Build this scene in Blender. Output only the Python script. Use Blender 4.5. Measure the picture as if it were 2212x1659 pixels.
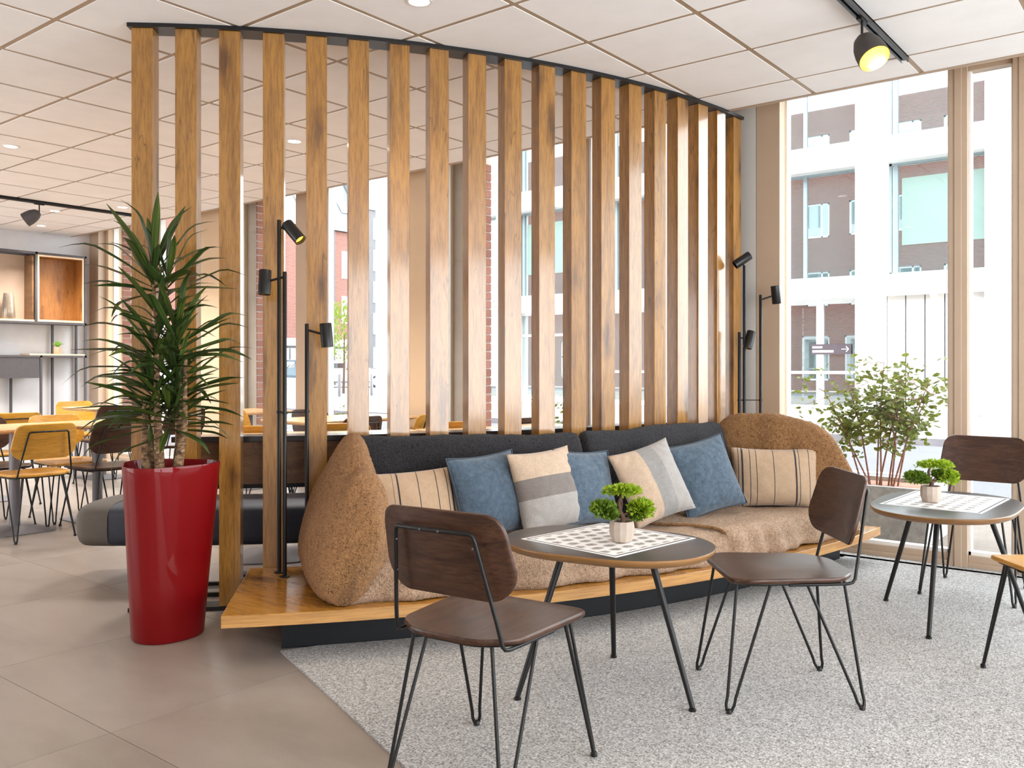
import bpy, math, random
from mathutils import Vector, Matrix, noise

random.seed(11)
S = bpy.context.scene
for o in list(bpy.data.objects):
    bpy.data.objects.remove(o, do_unlink=True)
COL = S.collection
R_ = math.radians

# ------------------------------------------------------------------ camera
# room axes: x runs along the street window wall, y points out to the street
cam_d = bpy.data.cameras.new('camera')
cam = bpy.data.objects.new('camera', cam_d)
COL.objects.link(cam)
cam.location = (0, 0, 1.17)
cam.rotation_euler = (R_(90), 0, 0.670124)
cam_d.sensor_fit = 'HORIZONTAL'
cam_d.sensor_width = 36.0
cam_d.lens = 36.0 * 1910 / 2212
cam_d.shift_y = -38.5 / 2212
cam_d.clip_start = 0.05
cam_d.clip_end = 400
S.camera = cam

# ------------------------------------------------------------------ sky, fill lights, exposure
W = bpy.data.worlds.new('overcast_sky')
S.world = W
W.use_nodes = True
wn = W.node_tree
wn.nodes.clear()
wo = wn.nodes.new('ShaderNodeOutputWorld')
wb = wn.nodes.new('ShaderNodeBackground')
wb.inputs['Color'].default_value = (0.90, 0.95, 1.0, 1)
wb.inputs['Strength'].default_value = 7.5
wn.links.new(wb.outputs[0], wo.inputs[0])

def area(name, loc, rot, sx, sy, power, col):
    d = bpy.data.lights.new(name, 'AREA')
    d.shape = 'RECTANGLE'
    d.size = sx
    d.size_y = sy
    d.energy = power
    d.color = col
    o = bpy.data.objects.new(name, d)
    o.location = loc
    o.rotation_euler = rot
    COL.objects.link(o)
    return o

# unseen fill lights added before the solid back and right walls
area('rear_fill_light', (-8.2, -3.05, 1.3), (R_(-90), 0, R_(180)), 5.8, 2.4, 200, (0.98, 0.99, 1.0))
area('side_fill_light', (3.45, 1.6, 1.3), (R_(90), 0, R_(90)), 6.5, 2.4, 370, (0.95, 0.98, 1.0))

S.view_settings.view_transform = 'Standard'
S.view_settings.look = 'None'
S.view_settings.exposure = 0.2
S.view_settings.gamma = 1.0
S.view_settings.use_curve_mapping = False
S.cycles.use_denoising = True
S.cycles.max_bounces = 9
S.cycles.diffuse_bounces = 5
S.cycles.glossy_bounces = 4
S.cycles.transparent_max_bounces = 12
S.cycles.caustics_reflective = False
S.cycles.caustics_refractive = False
S.cycles.sample_clamp_indirect = 6.0

# ------------------------------------------------------------------ mesh helpers
class MB:
    def __init__(s):
        s.v = []
        s.f = []

    def add(s, verts, faces):
        b = len(s.v)
        s.v += [tuple(p) for p in verts]
        s.f += [tuple(i + b for i in f) for f in faces]

    def box(s, x0, x1, y0, y1, z0, z1, m=None):
        p = [(x0, y0, z0), (x1, y0, z0), (x1, y1, z0), (x0, y1, z0), (x0, y0, z1), (x1, y0, z1), (x1, y1, z1), (x0, y1, z1)]
        if m is not None:
            p = [m @ Vector(q) for q in p]
        s.add(p, [(0, 3, 2, 1), (4, 5, 6, 7), (0, 1, 5, 4), (1, 2, 6, 5), (2, 3, 7, 6), (3, 0, 4, 7)])
        return s

    def prism(s, pts, z0, z1):
        n = len(pts)
        s.add([(x, y, z0) for x, y in pts] + [(x, y, z1) for x, y in pts],
              [tuple(reversed(range(n))), tuple(range(n, 2 * n))] + [(i, (i + 1) % n, n + (i + 1) % n, n + i) for i in range(n)])
        return s

    def rings(s, rings, cap0=True, cap1=True, closed=False):
        n = len(rings[0])
        v = [p for r in rings for p in r]
        f = []
        m = len(rings)
        for k in range(m if closed else m - 1):
            k2 = (k + 1) % m
            for i in range(n):
                j = (i + 1) % n
                f.append((k * n + i, k * n + j, k2 * n + j, k2 * n + i))
        if not closed:
            if cap0:
                f.append(tuple(reversed(range(n))))
            if cap1:
                f.append(tuple(range((m - 1) * n, m * n)))
        s.add(v, f)
        return s

    def tube(s, pts, r, seg=8, closed=False):
        P = [Vector(p) for p in pts]
        n = len(P)
        rr = r if isinstance(r, (list, tuple)) else [r] * n
        T = []
        for i in range(n):
            if closed:
                t = P[(i + 1) % n] - P[i - 1]
            else:
                t = P[min(i + 1, n - 1)] - P[max(i - 1, 0)]
            T.append(t.normalized())
        up = Vector((0, 0, 1)) if abs(T[0].z) < 0.9 else Vector((1, 0, 0))
        nrm = (up - T[0] * up.dot(T[0])).normalized()
        rg = []
        for i in range(n):
            nrm = (nrm - T[i] * nrm.dot(T[i])).normalized()
            b = T[i].cross(nrm)
            rg.append([P[i] + (nrm * math.cos(a) + b * math.sin(a)) * rr[i] for a in [2 * math.pi * k / seg for k in range(seg)]])
        return s.rings(rg, closed=closed)

    def lathe(s, prof, seg=24, c=(0, 0, 0), m=None, cap0=True, cap1=True):
        rg = []
        for r, z in prof:
            ring = [Vector((c[0] + r * math.cos(2 * math.pi * k / seg), c[1] + r * math.sin(2 * math.pi * k / seg), c[2] + z)) for k in range(seg)]
            if m is not None:
                ring = [m @ q for q in ring]
            rg.append(ring)
        return s.rings(rg, cap0, cap1)

    def sphere(s, c, r, seg=10, rn=6):
        return s.lathe([(r * math.sin(math.pi * k / rn) if 0 < k < rn else 1e-4, -r * math.cos(math.pi * k / rn)) for k in range(rn + 1)], seg, c)

    def arcbox(s, c, r0, r1, a0, a1, z0, z1, n=24):
        rg = []
        for k in range(n + 1):
            a = a0 + (a1 - a0) * k / n
            ca, sa = math.cos(a), math.sin(a)
            rg.append([(c[0] + r0 * ca, c[1] + r0 * sa, z0), (c[0] + r1 * ca, c[1] + r1 * sa, z0),
                       (c[0] + r1 * ca, c[1] + r1 * sa, z1), (c[0] + r0 * ca, c[1] + r0 * sa, z1)])
        return s.rings(rg)

    def mesh(s, name, mat=None, smooth=35):
        me = bpy.data.meshes.new(name)
        me.from_pydata(s.v, [], s.f)
        me.validate()
        if smooth:
            me.polygons.foreach_set('use_smooth', [True] * len(me.polygons))
            if smooth < 180:
                me.set_sharp_from_angle(angle=R_(smooth))
        if mat:
            me.materials.append(mat)
        me.update()
        return me

    def build(s, name, mat, parent=None, smooth=35, bevel=0, loc=None, rot=None, fix=False):
        o = bpy.data.objects.new(name, s.mesh(name, mat, smooth))
        COL.objects.link(o)
        if parent is not None:
            o.parent = parent
        if loc:
            o.location = loc
        if rot:
            o.rotation_euler = rot
        if fix:
            import bmesh
            bm = bmesh.new()
            bm.from_mesh(o.data)
            bmesh.ops.recalc_face_normals(bm, faces=bm.faces)
            bm.to_mesh(o.data)
            bm.free()
        if bevel:
            b = o.modifiers.new('edge', 'BEVEL')
            b.width = bevel
            b.segments = 2
            b.limit_method = 'ANGLE'
        return o

def link_mesh(name, me, parent=None, loc=(0, 0, 0), rot=None, mat4=None):
    o = bpy.data.objects.new(name, me)
    COL.objects.link(o)
    if parent is not None:
        o.parent = parent
    if mat4 is not None:
        o.matrix_local = mat4
    else:
        o.location = loc
        if rot:
            o.rotation_euler = rot
    return o

def thing(name, label, cat, loc=(0, 0, 0), rz=0, group=None):
    o = bpy.data.objects.new(name, None)
    o.empty_display_size = 0.1
    COL.objects.link(o)
    o.location = loc
    o.rotation_euler = (0, 0, rz)
    return tag(o, label, cat, group)

def tag(o, label, cat, group=None, kind=None):
    o['label'] = label
    o['category'] = cat
    if group:
        o['group'] = group
    if kind:
        o['kind'] = kind
    return o

def struct(o, label=None):
    o['kind'] = 'structure'
    if label:
        o['label'] = label
    return o

def root_struct(name, label=None):
    o = bpy.data.objects.new(name, None)
    o.empty_display_size = 0.1
    COL.objects.link(o)
    return struct(o, label)

KIDS = {}
def dup(root, loc, rz, label, group=None):
    r = root.copy()
    COL.objects.link(r)
    r.location = loc
    r.rotation_euler = (0, 0, rz)
    r['label'] = label
    if group:
        r['group'] = group
    for ch in KIDS.setdefault(root, [c for c in bpy.data.objects if c.parent == root]):
        c = ch.copy()
        COL.objects.link(c)
        c.parent = r
        for g in KIDS.setdefault(ch, [q for q in bpy.data.objects if q.parent == ch]):
            d = g.copy()
            COL.objects.link(d)
            d.parent = c
    return r

def rounded(pts, rad, n=6):
    out = []
    m = len(pts)
    for i in range(m):
        p = Vector(pts[i])
        a = (Vector(pts[i - 1]) - p)
        b = (Vector(pts[(i + 1) % m]) - p)
        r = rad[i] if isinstance(rad, (list, tuple)) else rad
        ang = a.angle(b)
        d = min(r / math.tan(ang / 2), a.length * 0.49, b.length * 0.49)
        p0 = p + a.normalized() * d
        p1 = p + b.normalized() * d
        for k in range(n + 1):
            t = k / n
            q = p0 * (1 - t) ** 2 + p * 2 * t * (1 - t) + p1 * t * t
            out.append((q.x, q.y))
    return out

def shell(outline, zf, thick, scales=(1, .985, .95, .88, .78, .66, .53, .40, .26, .12), bev=.25):
    """plate with a dished top: outline in xy, zf(x,y) the top height"""
    m = MB()
    cx = sum(p[0] for p in outline) / len(outline)
    cy = sum(p[1] for p in outline) / len(outline)
    sc = lambda k: [(cx + (x - cx) * k, cy + (y - cy) * k) for x, y in outline]
    rg = []
    for k in reversed(scales):
        rg.append([(x, y, zf(x, y) - thick) for x, y in sc(k if k < 1 else .985)])
    rg.append([(x, y, zf(x, y) - thick * (1 - bev)) for x, y in sc(1)])
    rg.append([(x, y, zf(x, y) - thick * bev) for x, y in sc(1)])
    for k in scales[1:]:
        rg.append([(x, y, zf(x, y)) for x, y in sc(k)])
    m.rings(rg)
    return m

# ------------------------------------------------------------------ materials
def new_mat(name):
    m = bpy.data.materials.new(name)
    m.use_nodes = True
    nt = m.node_tree
    for n in list(nt.nodes):
        if n.type != 'OUTPUT_MATERIAL':
            nt.nodes.remove(n)
    out = [n for n in nt.nodes if n.type == 'OUTPUT_MATERIAL'][0]
    b = nt.nodes.new('ShaderNodeBsdfPrincipled')
    nt.links.new(b.outputs[0], out.inputs[0])
    return m, nt, b, out

def N(nt, t, **kw):
    n = nt.nodes.new(t)
    for k, v in kw.items():
        setattr(n, k, v)
    return n

def coords(nt, scale=(1, 1, 1), rand=True, src='Object'):
    tc = N(nt, 'ShaderNodeTexCoord')
    mp = N(nt, 'ShaderNodeMapping')
    mp.inputs['Scale'].default_value = scale
    if rand:
        oi = N(nt, 'ShaderNodeObjectInfo')
        mul = N(nt, 'ShaderNodeMath', operation='MULTIPLY')
        mul.inputs[1].default_value = 37.0
        nt.links.new(oi.outputs['Random'], mul.inputs[0])
        ad = N(nt, 'ShaderNodeVectorMath', operation='ADD')
        nt.links.new(tc.outputs[src], ad.inputs[0])
        nt.links.new(mul.outputs[0], ad.inputs[1])
        nt.links.new(ad.outputs[0], mp.inputs['Vector'])
    else:
        nt.links.new(tc.outputs[src], mp.inputs['Vector'])
    return mp.outputs[0]

def ramp(nt, fac, stops, interp='LINEAR'):
    r = N(nt, 'ShaderNodeValToRGB')
    r.color_ramp.interpolation = interp
    els = r.color_ramp.elements
    while len(els) < len(stops):
        els.new(0.5)
    for e, (p, c) in zip(els, stops):
        e.position = p
        e.color = (*c, 1) if len(c) == 3 else c
    nt.links.new(fac, r.inputs[0])
    return r.outputs[0]

def noise_n(nt, vec, scale, detail=4, rough=.55, dist=0):
    n = N(nt, 'ShaderNodeTexNoise')
    n.inputs['Scale'].default_value = scale
    n.inputs['Detail'].default_value = detail
    n.inputs['Roughness'].default_value = rough
    n.inputs['Distortion'].default_value = dist
    nt.links.new(vec, n.inputs['Vector'])
    return n.outputs[0]

def mix(nt, fac, a, b, mode='MIX'):
    m = N(nt, 'ShaderNodeMix', data_type='RGBA', blend_type=mode)
    for sock, val in ((m.inputs[0], fac), (m.inputs[6], a), (m.inputs[7], b)):
        if isinstance(val, (int, float)):
            sock.default_value = val
        elif isinstance(val, tuple):
            sock.default_value = (*val, 1)
        else:
            nt.links.new(val, sock)
    return m.outputs[2]

def bump(nt, b, h, strength, dist=.01):
    n = N(nt, 'ShaderNodeBump')
    n.inputs['Strength'].default_value = strength
    n.inputs['Distance'].default_value = dist
    nt.links.new(h, n.inputs['Height'])
    nt.links.new(n.outputs[0], b.inputs['Normal'])

def plain(name, col, rough=.5, metal=0, var=.06, vs=6, coat=0, spec=None, bmp=None):
    m, nt, b, out = new_mat(name)
    v = coords(nt)
    n = noise_n(nt, v, vs, 4)
    lo = tuple(c * (1 - var) for c in col)
    hi = tuple(min(1, c * (1 + var)) for c in col)
    nt.links.new(ramp(nt, n, [(.3, lo), (.7, hi)]), b.inputs['Base Color'])
    b.inputs['Roughness'].default_value = rough
    b.inputs['Metallic'].default_value = metal
    if coat:
        b.inputs['Coat Weight'].default_value = coat
        b.inputs['Coat Roughness'].default_value = .04
    if spec is not None:
        b.inputs['Specular IOR Level'].default_value = spec
    if bmp:
        bump(nt, b, noise_n(nt, v, bmp[0], 3), bmp[1], bmp[2])
    return m

def wood(name, light, dark, scale, rough=.45, knots=None, fine=8, coat=0, contrast=1.0, spec=.5):
    """scale: object-space frequencies, small along the grain"""
    m, nt, b, out = new_mat(name)
    v = coords(nt, scale)
    n1 = noise_n(nt, v, 1.0, 6, .6, .6)
    c = ramp(nt, n1, [(.28, dark), (.5, tuple((a * .35 + q * .65) for a, q in zip(dark, light))), (.72, light)])
    v2 = coords(nt, tuple(s * fine for s in scale))
    n2 = noise_n(nt, v2, 1.0, 3, .7)
    g = ramp(nt, n2, [(.38, (.42, .37, .33)), (.56, (1, 1, 1))])
    c = mix(nt, .55 * contrast, c, g, 'MULTIPLY')
    if knots:
        kv = coords(nt, knots)
        vo = N(nt, 'ShaderNodeTexVoronoi')
        vo.inputs['Scale'].default_value = 1.0
        vo.inputs['Randomness'].default_value = 1.0
        nt.links.new(kv, vo.inputs['Vector'])
        nd = N(nt, 'ShaderNodeMath', operation='ADD')
        nt.links.new(vo.outputs['Distance'], nd.inputs[0])
        nn = noise_n(nt, kv, 6.0, 3)
        sc = N(nt, 'ShaderNodeMath', operation='MULTIPLY_ADD')
        sc.inputs[1].default_value = .30
        sc.inputs[2].default_value = -.15
        nt.links.new(nn, sc.inputs[0])
        nt.links.new(sc.outputs[0], nd.inputs[1])
        k = ramp(nt, nd.outputs[0], [(.07, (.22, .18, .15)), (.13, (.48, .42, .37)), (.30, (1, 1, 1))])
        c = mix(nt, .9, c, k, 'MULTIPLY')
        # thin cracks along the grain
        cv = coords(nt, (knots[0] * 2.2, knots[1] * 2.2, knots[2] * .8))
        cn = noise_n(nt, cv, 1.6, 2, .5, .4)
        ck = ramp(nt, cn, [(.482, (1, 1, 1)), (.497, (.30, .26, .22)), (.512, (1, 1, 1))])
        msk = ramp(nt, noise_n(nt, kv, .9, 2), [(.52, (0, 0, 0)), (.60, (1, 1, 1))])
        c = mix(nt, msk, c, mix(nt, .8, c, ck, 'MULTIPLY'))
    nt.links.new(c, b.inputs['Base Color'])
    b.inputs['Roughness'].default_value = rough
    b.inputs['Specular IOR Level'].default_value = spec
    if coat:
        b.inputs['Coat Weight'].default_value = coat
        b.inputs['Coat Roughness'].default_value = .12
    bump(nt, b, n2, .12, .002)
    return m

def emit(name, col, strength):
    m, nt, b, out = new_mat(name)
    b.inputs['Base Color'].default_value = (*col, 1)
    b.inputs['Emission Color'].default_value = (*col, 1)
    b.inputs['Emission Strength'].default_value = strength
    return m

def fleece(name, light, dark, curl=95):
    m, nt, b, out = new_mat(name)
    v = coords(nt, rand=False)
    big = noise_n(nt, v, 9, 3)
    n1 = noise_n(nt, v, curl, 2.5, .6, 1.6)
    n2 = noise_n(nt, v, curl * 2.3, 2, .6, .5)
    h_ = N(nt, 'ShaderNodeMath', operation='MULTIPLY_ADD')
    h_.inputs[1].default_value = .35
    nt.links.new(n2, h_.inputs[0])
    nt.links.new(n1, h_.inputs[2])
    c = ramp(nt, h_.outputs[0], [(.50, dark), (.60, tuple(.5 * (a + q) for a, q in zip(light, dark))), (.76, light)])
    c = mix(nt, .35, c, ramp(nt, big, [(.3, (.74, .72, .70)), (.7, (1.0, 1.0, 1.0))]), 'MULTIPLY')
    nt.links.new(c, b.inputs['Base Color'])
    b.inputs['Roughness'].default_value = .95
    b.inputs['Specular IOR Level'].default_value = .1
    b.inputs['Sheen Weight'].default_value = .12
    b.inputs['Sheen Roughness'].default_value = .5
    bump(nt, b, h_.outputs[0], 1.0, .012)
    return m

def cloth(name, stops=None, axis='X', half=.2, base=(.5, .5, .5), weave=420, mottle=.12, lines=None, interp='CONSTANT'):
    """woven cushion cloth; bands are woven into the cloth along one of its own axes"""
    m, nt, b, out = new_mat(name)
    v = coords(nt, rand=False)
    if stops:
        sep = N(nt, 'ShaderNodeSeparateXYZ')
        nt.links.new(v, sep.inputs[0])
        mr = N(nt, 'ShaderNodeMapRange')
        mr.inputs['From Min'].default_value = -half
        mr.inputs['From Max'].default_value = half
        nt.links.new(sep.outputs[axis], mr.inputs['Value'])
        c = ramp(nt, mr.outputs[0], stops, interp)
    else:
        c = ramp(nt, noise_n(nt, v, 14, 3), [(0, base), (1, base)])
    mo = ramp(nt, noise_n(nt, v, 46, 6, .75), [(.3, (1 - mottle * 2,) * 3), (.7, (1 + mottle,) * 3)])
    c = mix(nt, 1.0, c, mo, 'MULTIPLY')
    wv = N(nt, 'ShaderNodeTexNoise')
    wv.inputs['Scale'].default_value = weave
    nt.links.new(v, wv.inputs['Vector'])
    c = mix(nt, .5, c, ramp(nt, wv.outputs[0], [(.3, (.62, .62, .62)), (.65, (1.05, 1.05, 1.05))]), 'MULTIPLY')
    nt.links.new(c, b.inputs['Base Color'])
    b.inputs['Roughness'].default_value = .9
    b.inputs['Specular IOR Level'].default_value = .15
    b.inputs['Sheen Weight'].default_value = .25
    bump(nt, b, wv.outputs[0], .35, .002)
    return m

def glass_mat(name, tint=(.97, .985, .98), refl=.9):
    m, nt, b, out = new_mat(name)
    nt.nodes.remove(b)
    t = N(nt, 'ShaderNodeBsdfTransparent')
    t.inputs[0].default_value = (*tint, 1)
    g = N(nt, 'ShaderNodeBsdfGlossy')
    g.inputs['Roughness'].default_value = .0
    fr = N(nt, 'ShaderNodeFresnel')
    fr.inputs[0].default_value = 1.45
    mul = N(nt, 'ShaderNodeMath', operation='MULTIPLY')
    mul.inputs[1].default_value = refl
    nt.links.new(fr.outputs[0], mul.inputs[0])
    geo = N(nt, 'ShaderNodeNewGeometry')
    inv = N(nt, 'ShaderNodeMath', operation='SUBTRACT')
    inv.inputs[0].default_value = 1.0
    nt.links.new(geo.outputs['Backfacing'], inv.inputs[1])
    m2 = N(nt, 'ShaderNodeMath', operation='MULTIPLY')
    nt.links.new(mul.outputs[0], m2.inputs[0])
    nt.links.new(inv.outputs[0], m2.inputs[1])
    mul = m2
    mx = N(nt, 'ShaderNodeMixShader')
    nt.links.new(mul.outputs[0], mx.inputs[0])
    nt.links.new(t.outputs[0], mx.inputs[1])
    nt.links.new(g.outputs[0], mx.inputs[2])
    nt.links.new(mx.outputs[0], out.inputs[0])
    return m

def facade_glass(name, col, refl):
    m, nt, b, out = new_mat(name)
    b.inputs['Base Color'].default_value = (*(q * .5 for q in col), 1)
    b.inputs['Roughness'].default_value = .03
    g = N(nt, 'ShaderNodeBsdfGlossy')
    g.inputs['Roughness'].default_value = .01
    g.inputs['Color'].default_value = (.92, .97, .97, 1)
    mx = N(nt, 'ShaderNodeMixShader')
    mx.inputs[0].default_value = refl
    nt.links.new(b.outputs[0], mx.inputs[1])
    nt.links.new(g.outputs[0], mx.inputs[2])
    nt.links.new(mx.outputs[0], out.inputs[0])
    return m

def brick_mat(name, axis='XZ', bw=.225, bh=.075):
    m, nt, b, out = new_mat(name)
    tc = N(nt, 'ShaderNodeTexCoord')
    sep = N(nt, 'ShaderNodeSeparateXYZ')
    nt.links.new(tc.outputs['Object'], sep.inputs[0])
    cb = N(nt, 'ShaderNodeCombineXYZ')
    nt.links.new(sep.outputs[axis[0]], cb.inputs[0])
    nt.links.new(sep.outputs[axis[1]], cb.inputs[1])
    br = N(nt, 'ShaderNodeTexBrick')
    br.inputs['Scale'].default_value = 1
    br.inputs['Brick Width'].default_value = bw
    br.inputs['Row Height'].default_value = bh
    br.inputs['Mortar Size'].default_value = .010
    br.inputs['Color1'].default_value = (.21, .055, .034, 1)
    br.inputs['Color2'].default_value = (.155, .037, .025, 1)
    br.inputs['Mortar'].default_value = (.25, .2, .17, 1)
    nt.links.new(cb.outputs[0], br.inputs['Vector'])
    nt.links.new(br.outputs[0], b.inputs['Base Color'])
    b.inputs['Roughness'].default_value = .9
    return m

M = {}
M['slat'] = wood('aged_oak_slat', (.40, .190, .036), (.22, .094, .015), (24, 24, 2.0), .30, knots=(7, 7, 1.7), fine=5, contrast=.95, coat=.9)
M['deck'] = wood('varnished_oak_deck', (.50, .235, .040), (.28, .115, .017), (2.2, 12, 12), .16, knots=(2.6, 6, 6), fine=6, coat=.3, contrast=.6)
M['deck_edge'] = wood('oak_deck_edge', (.58, .31, .10), (.36, .17, .05), (1.2, 1.2, 38), .4, fine=5, contrast=.8)
M['walnut'] = wood('walnut_ply', (.080, .035, .019), (.026, .011, .0065), (46, 4, 46), .32, fine=4, contrast=1.2, spec=.35)
M['walnut_back'] = wood('walnut_ply_back', (.080, .035, .019), (.026, .011, .0065), (4.0, 36, 42), .34, fine=4, contrast=1.2, spec=.35)
M['oak'] = wood('oak_ply', (.64, .32, .040), (.46, .20, .018), (16, 2.0, 16), .32, fine=6, contrast=.6, coat=.15)
M['oak_back'] = wood('oak_ply_back', (.64, .32, .040), (.46, .20, .018), (2.0, 12, 18), .34, fine=6, contrast=.6, coat=.1)
M['oak_top'] = wood('pale_oak_top', (.70, .44, .22), (.56, .32, .14), (3, 14, 14), .3, fine=6, contrast=.5)
M['oak_edge'] = wood('oak_table_edge', (.27, .13, .038), (.16, .072, .02), (3, 3, 60), .35, fine=4, contrast=.6)
M['panel'] = wood('dark_oak_panel', (.22, .115, .052), (.13, .062, .026), (3, 3, 16), .42, knots=(3, 3, 7), fine=6, contrast=.7)
M['shelf_wood'] = wood('shelf_oak', (.46, .20, .05), (.26, .10, .022), (8, 8, 1.4), .45, knots=(6, 6, 2), fine=6, contrast=.6)
M['shelf_edge'] = plain('pale_ply_edge', (.78, .56, .36), .5)
M['black_metal'] = plain('black_powder_coat', (.008, .0075, .0075), .42, 0, .1, 30, spec=.3)
M['black_satin'] = plain('black_satin_metal', (.013, .012, .012), .32, .2, .1, 20, spec=.4)
M['graphite'] = plain('graphite_metal', (.075, .068, .072), .5, .2, .08, 20)
M['rail'] = plain('black_rail', (.012, .012, .013), .35, spec=.35)
M['plinth'] = plain('black_plinth', (.007, .008, .010), .5, spec=.25)
M['ceil'] = plain('white_ceiling_tile', (.92, .91, .905), .85, 0, .025, 5, spec=.2, bmp=(180, .08, .003))
M['tbar'] = plain('bronze_ceiling_grid', (.40, .29, .19), .45, .2)
M['plaster'] = plain('grey_plaster', (.66, .655, .67), .8, 0, .10, 2.2, spec=.2, bmp=(6, .2, .01))
M['pier'] = plain('beige_pier_paint', (.62, .47, .32), .7, 0, .03, 3, spec=.2)
M['frame'] = plain('beige_window_frame', (.46, .345, .25), .5, 0, .03, 4)
M['frame_w'] = plain('pale_window_bead', (.82, .80, .77), .4, 0, .03, 4)
M['column'] = plain('grey_column_paint', (.30, .28, .255), .6, 0, .04, 3)
M['glass'] = glass_mat('window_glass')
M['red'] = plain('red_lacquer', (.165, .0015, .003), .6, 0, .03, 3, coat=.42, spec=.08)
M['soil'] = plain('dark_soil', (.05, .03, .02), .95, 0, .4, 60, bmp=(80, .8, .01))
M['navy'] = plain('navy_upholstery', (.022, .026, .042), .62, 0, .12, 60, bmp=(400, .2, .001))
M['taupe'] = plain('taupe_upholstery', (.10, .085, .072), .8, 0, .15, 200, bmp=(400, .3, .001))
M['grey_metal'] = plain('grey_pedestal', (.17, .16, .17), .5, .3)
M['concrete'] = plain('grey_concrete', (.40, .39, .385), .9, 0, .2, 30, bmp=(60, .4, .004))
M['pot_stone'] = plain('stoneware', (.42, .34, .28), .6, 0, .15, 14)
M['white_paint'] = plain('white_facade', (.88, .875, .86), .8, 0, .02, 1)
M['white_panel'] = plain('white_metal_panel', (.62, .60, .58), .5, 0, .02, 1)
M['win_white'] = plain('white_upvc', (.82, .84, .86), .4, 0, .02, 2)
M['blue_frame'] = plain('blue_grey_frame', (.30, .38, .41), .4, 0, .03, 2)
M['fglass'] = facade_glass('teal_facade_glass', (.16, .25, .26), .42)
M['fglass_dark'] = facade_glass('shop_glass', (.16, .20, .20), .42)
M['mint'] = plain('mint_blind', (.23, .33, .295), .6, 0, .03, 2)
M['brick_w'] = brick_mat('red_brickwork')
M['brick_far'] = brick_mat('far_brickwork', 'YZ')
M['roof'] = plain('grey_slate_roof', (.16, .17, .19), .7, 0, .08, 3)
M['far_grey'] = plain('grey_far_render', (.12, .115, .12), .8)
M['asphalt'] = plain('pale_asphalt', (.15, .15, .16), .9, 0, .06, 2)
M['kerb'] = plain('grey_kerb', (.36, .34, .36), .9, 0, .1, 4)
M['paint'] = plain('road_paint', (.85, .85, .85), .7)
M['gold'] = plain('gold_lamp_lining', (.85, .50, .06), .3, .6)
M['bulb'] = emit('warm_bulb', (1.0, .74, .22), 9)
M['glow'] = emit('warm_led_disc', (1.0, .55, .06), 2.2)
M['down'] = emit('downlight_disc', (1.0, .90, .72), 5)
M['teddy'] = fleece('brown_teddy_fleece', (.41, .215, .09), (.13, .056, .02), 95)
M['teddy_l'] = fleece('pale_teddy_fleece', (.56, .385, .265), (.23, .14, .08), 100)
M['black_fleece'] = fleece('black_fleece', (.030, .028, .032), (.005, .005, .006), 100)
M['card'] = plain('tan_card', (.50, .36, .24), .7)

def floor_mat():
    m, nt, b, out = new_mat('beige_stone_vinyl')
    v = coords(nt, (1, 1, 1), False)
    a = noise_n(nt, coords(nt, (.7, 1.6, 1)), 2.2, 6, .62, .3)
    c = ramp(nt, a, [(.28, (.235, .197, .167)), (.5, (.29, .247, .213)), (.72, (.33, .285, .249))])
    f = noise_n(nt, v, 240, 2)
    c = mix(nt, .35, c, ramp(nt, f, [(.3, (.75, .75, .75)), (.7, (1, 1, 1))]), 'MULTIPLY')
    nt.links.new(c, b.inputs['Base Color'])
    b.inputs['Roughness'].default_value = .34
    bump(nt, b, f, .05, .001)
    return m
M['vinyl'] = floor_mat()

def carpet_mat():
    m, nt, b, out = new_mat('speckled_grey_carpet')
    v = coords(nt, (240, 110, 200), False)
    n1 = noise_n(nt, v, 1.0, 3, .7)
    n2 = noise_n(nt, coords(nt, (120, 230, 200), False), 1.0, 3, .7)
    mm = N(nt, 'ShaderNodeMath', operation='ADD')
    nt.links.new(n1, mm.inputs[0])
    nt.links.new(n2, mm.inputs[1])
    hm = N(nt, 'ShaderNodeMath', operation='MULTIPLY')
    hm.inputs[1].default_value = .5
    nt.links.new(mm.outputs[0], hm.inputs[0])
    c = ramp(nt, hm.outputs[0], [(.38, (.11, .106, .10)), (.50, (.40, .392, .385)), (.62, (.70, .69, .675))])
    big = noise_n(nt, coords(nt, (1, 1, 1), False), 3, 3)
    c = mix(nt, .5, c, ramp(nt, big, [(.3, (.86, .86, .86)), (.7, (1, 1, 1))]), 'MULTIPLY')
    nt.links.new(c, b.inputs['Base Color'])
    b.inputs['Roughness'].default_value = 1
    b.inputs['Specular IOR Level'].default_value = .05
    bump(nt, b, hm.outputs[0], .8, .006)
    return m
M['carpet'] = carpet_mat()

def leaf_mat(name, c0, c1, rough=.35):
    m, nt, b, out = new_mat(name)
    v = coords(nt, (1, 1, 1), False)
    sep = N(nt, 'ShaderNodeSeparateXYZ')
    nt.links.new(v, sep.inputs[0])
    ab = N(nt, 'ShaderNodeMath', operation='ABSOLUTE')
    nt.links.new(sep.outputs['Y'], ab.inputs[0])
    st = noise_n(nt, coords(nt, (3, 260, 3), True), 1.0, 2)
    c = ramp(nt, st, [(.40, c0), (.66, c1)])
    nt.links.new(c, b.inputs['Base Color'])
    b.inputs['Roughness'].default_value = rough
    return m
M['leaf'] = leaf_mat('dracaena_leaf', (.013, .028, .007), (.058, .10, .018))
M['leaf_y'] = leaf_mat('dracaena_leaf_yellowish', (.020, .036, .008), (.09, .13, .018))  # lighter, yellower leaf tone

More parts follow.
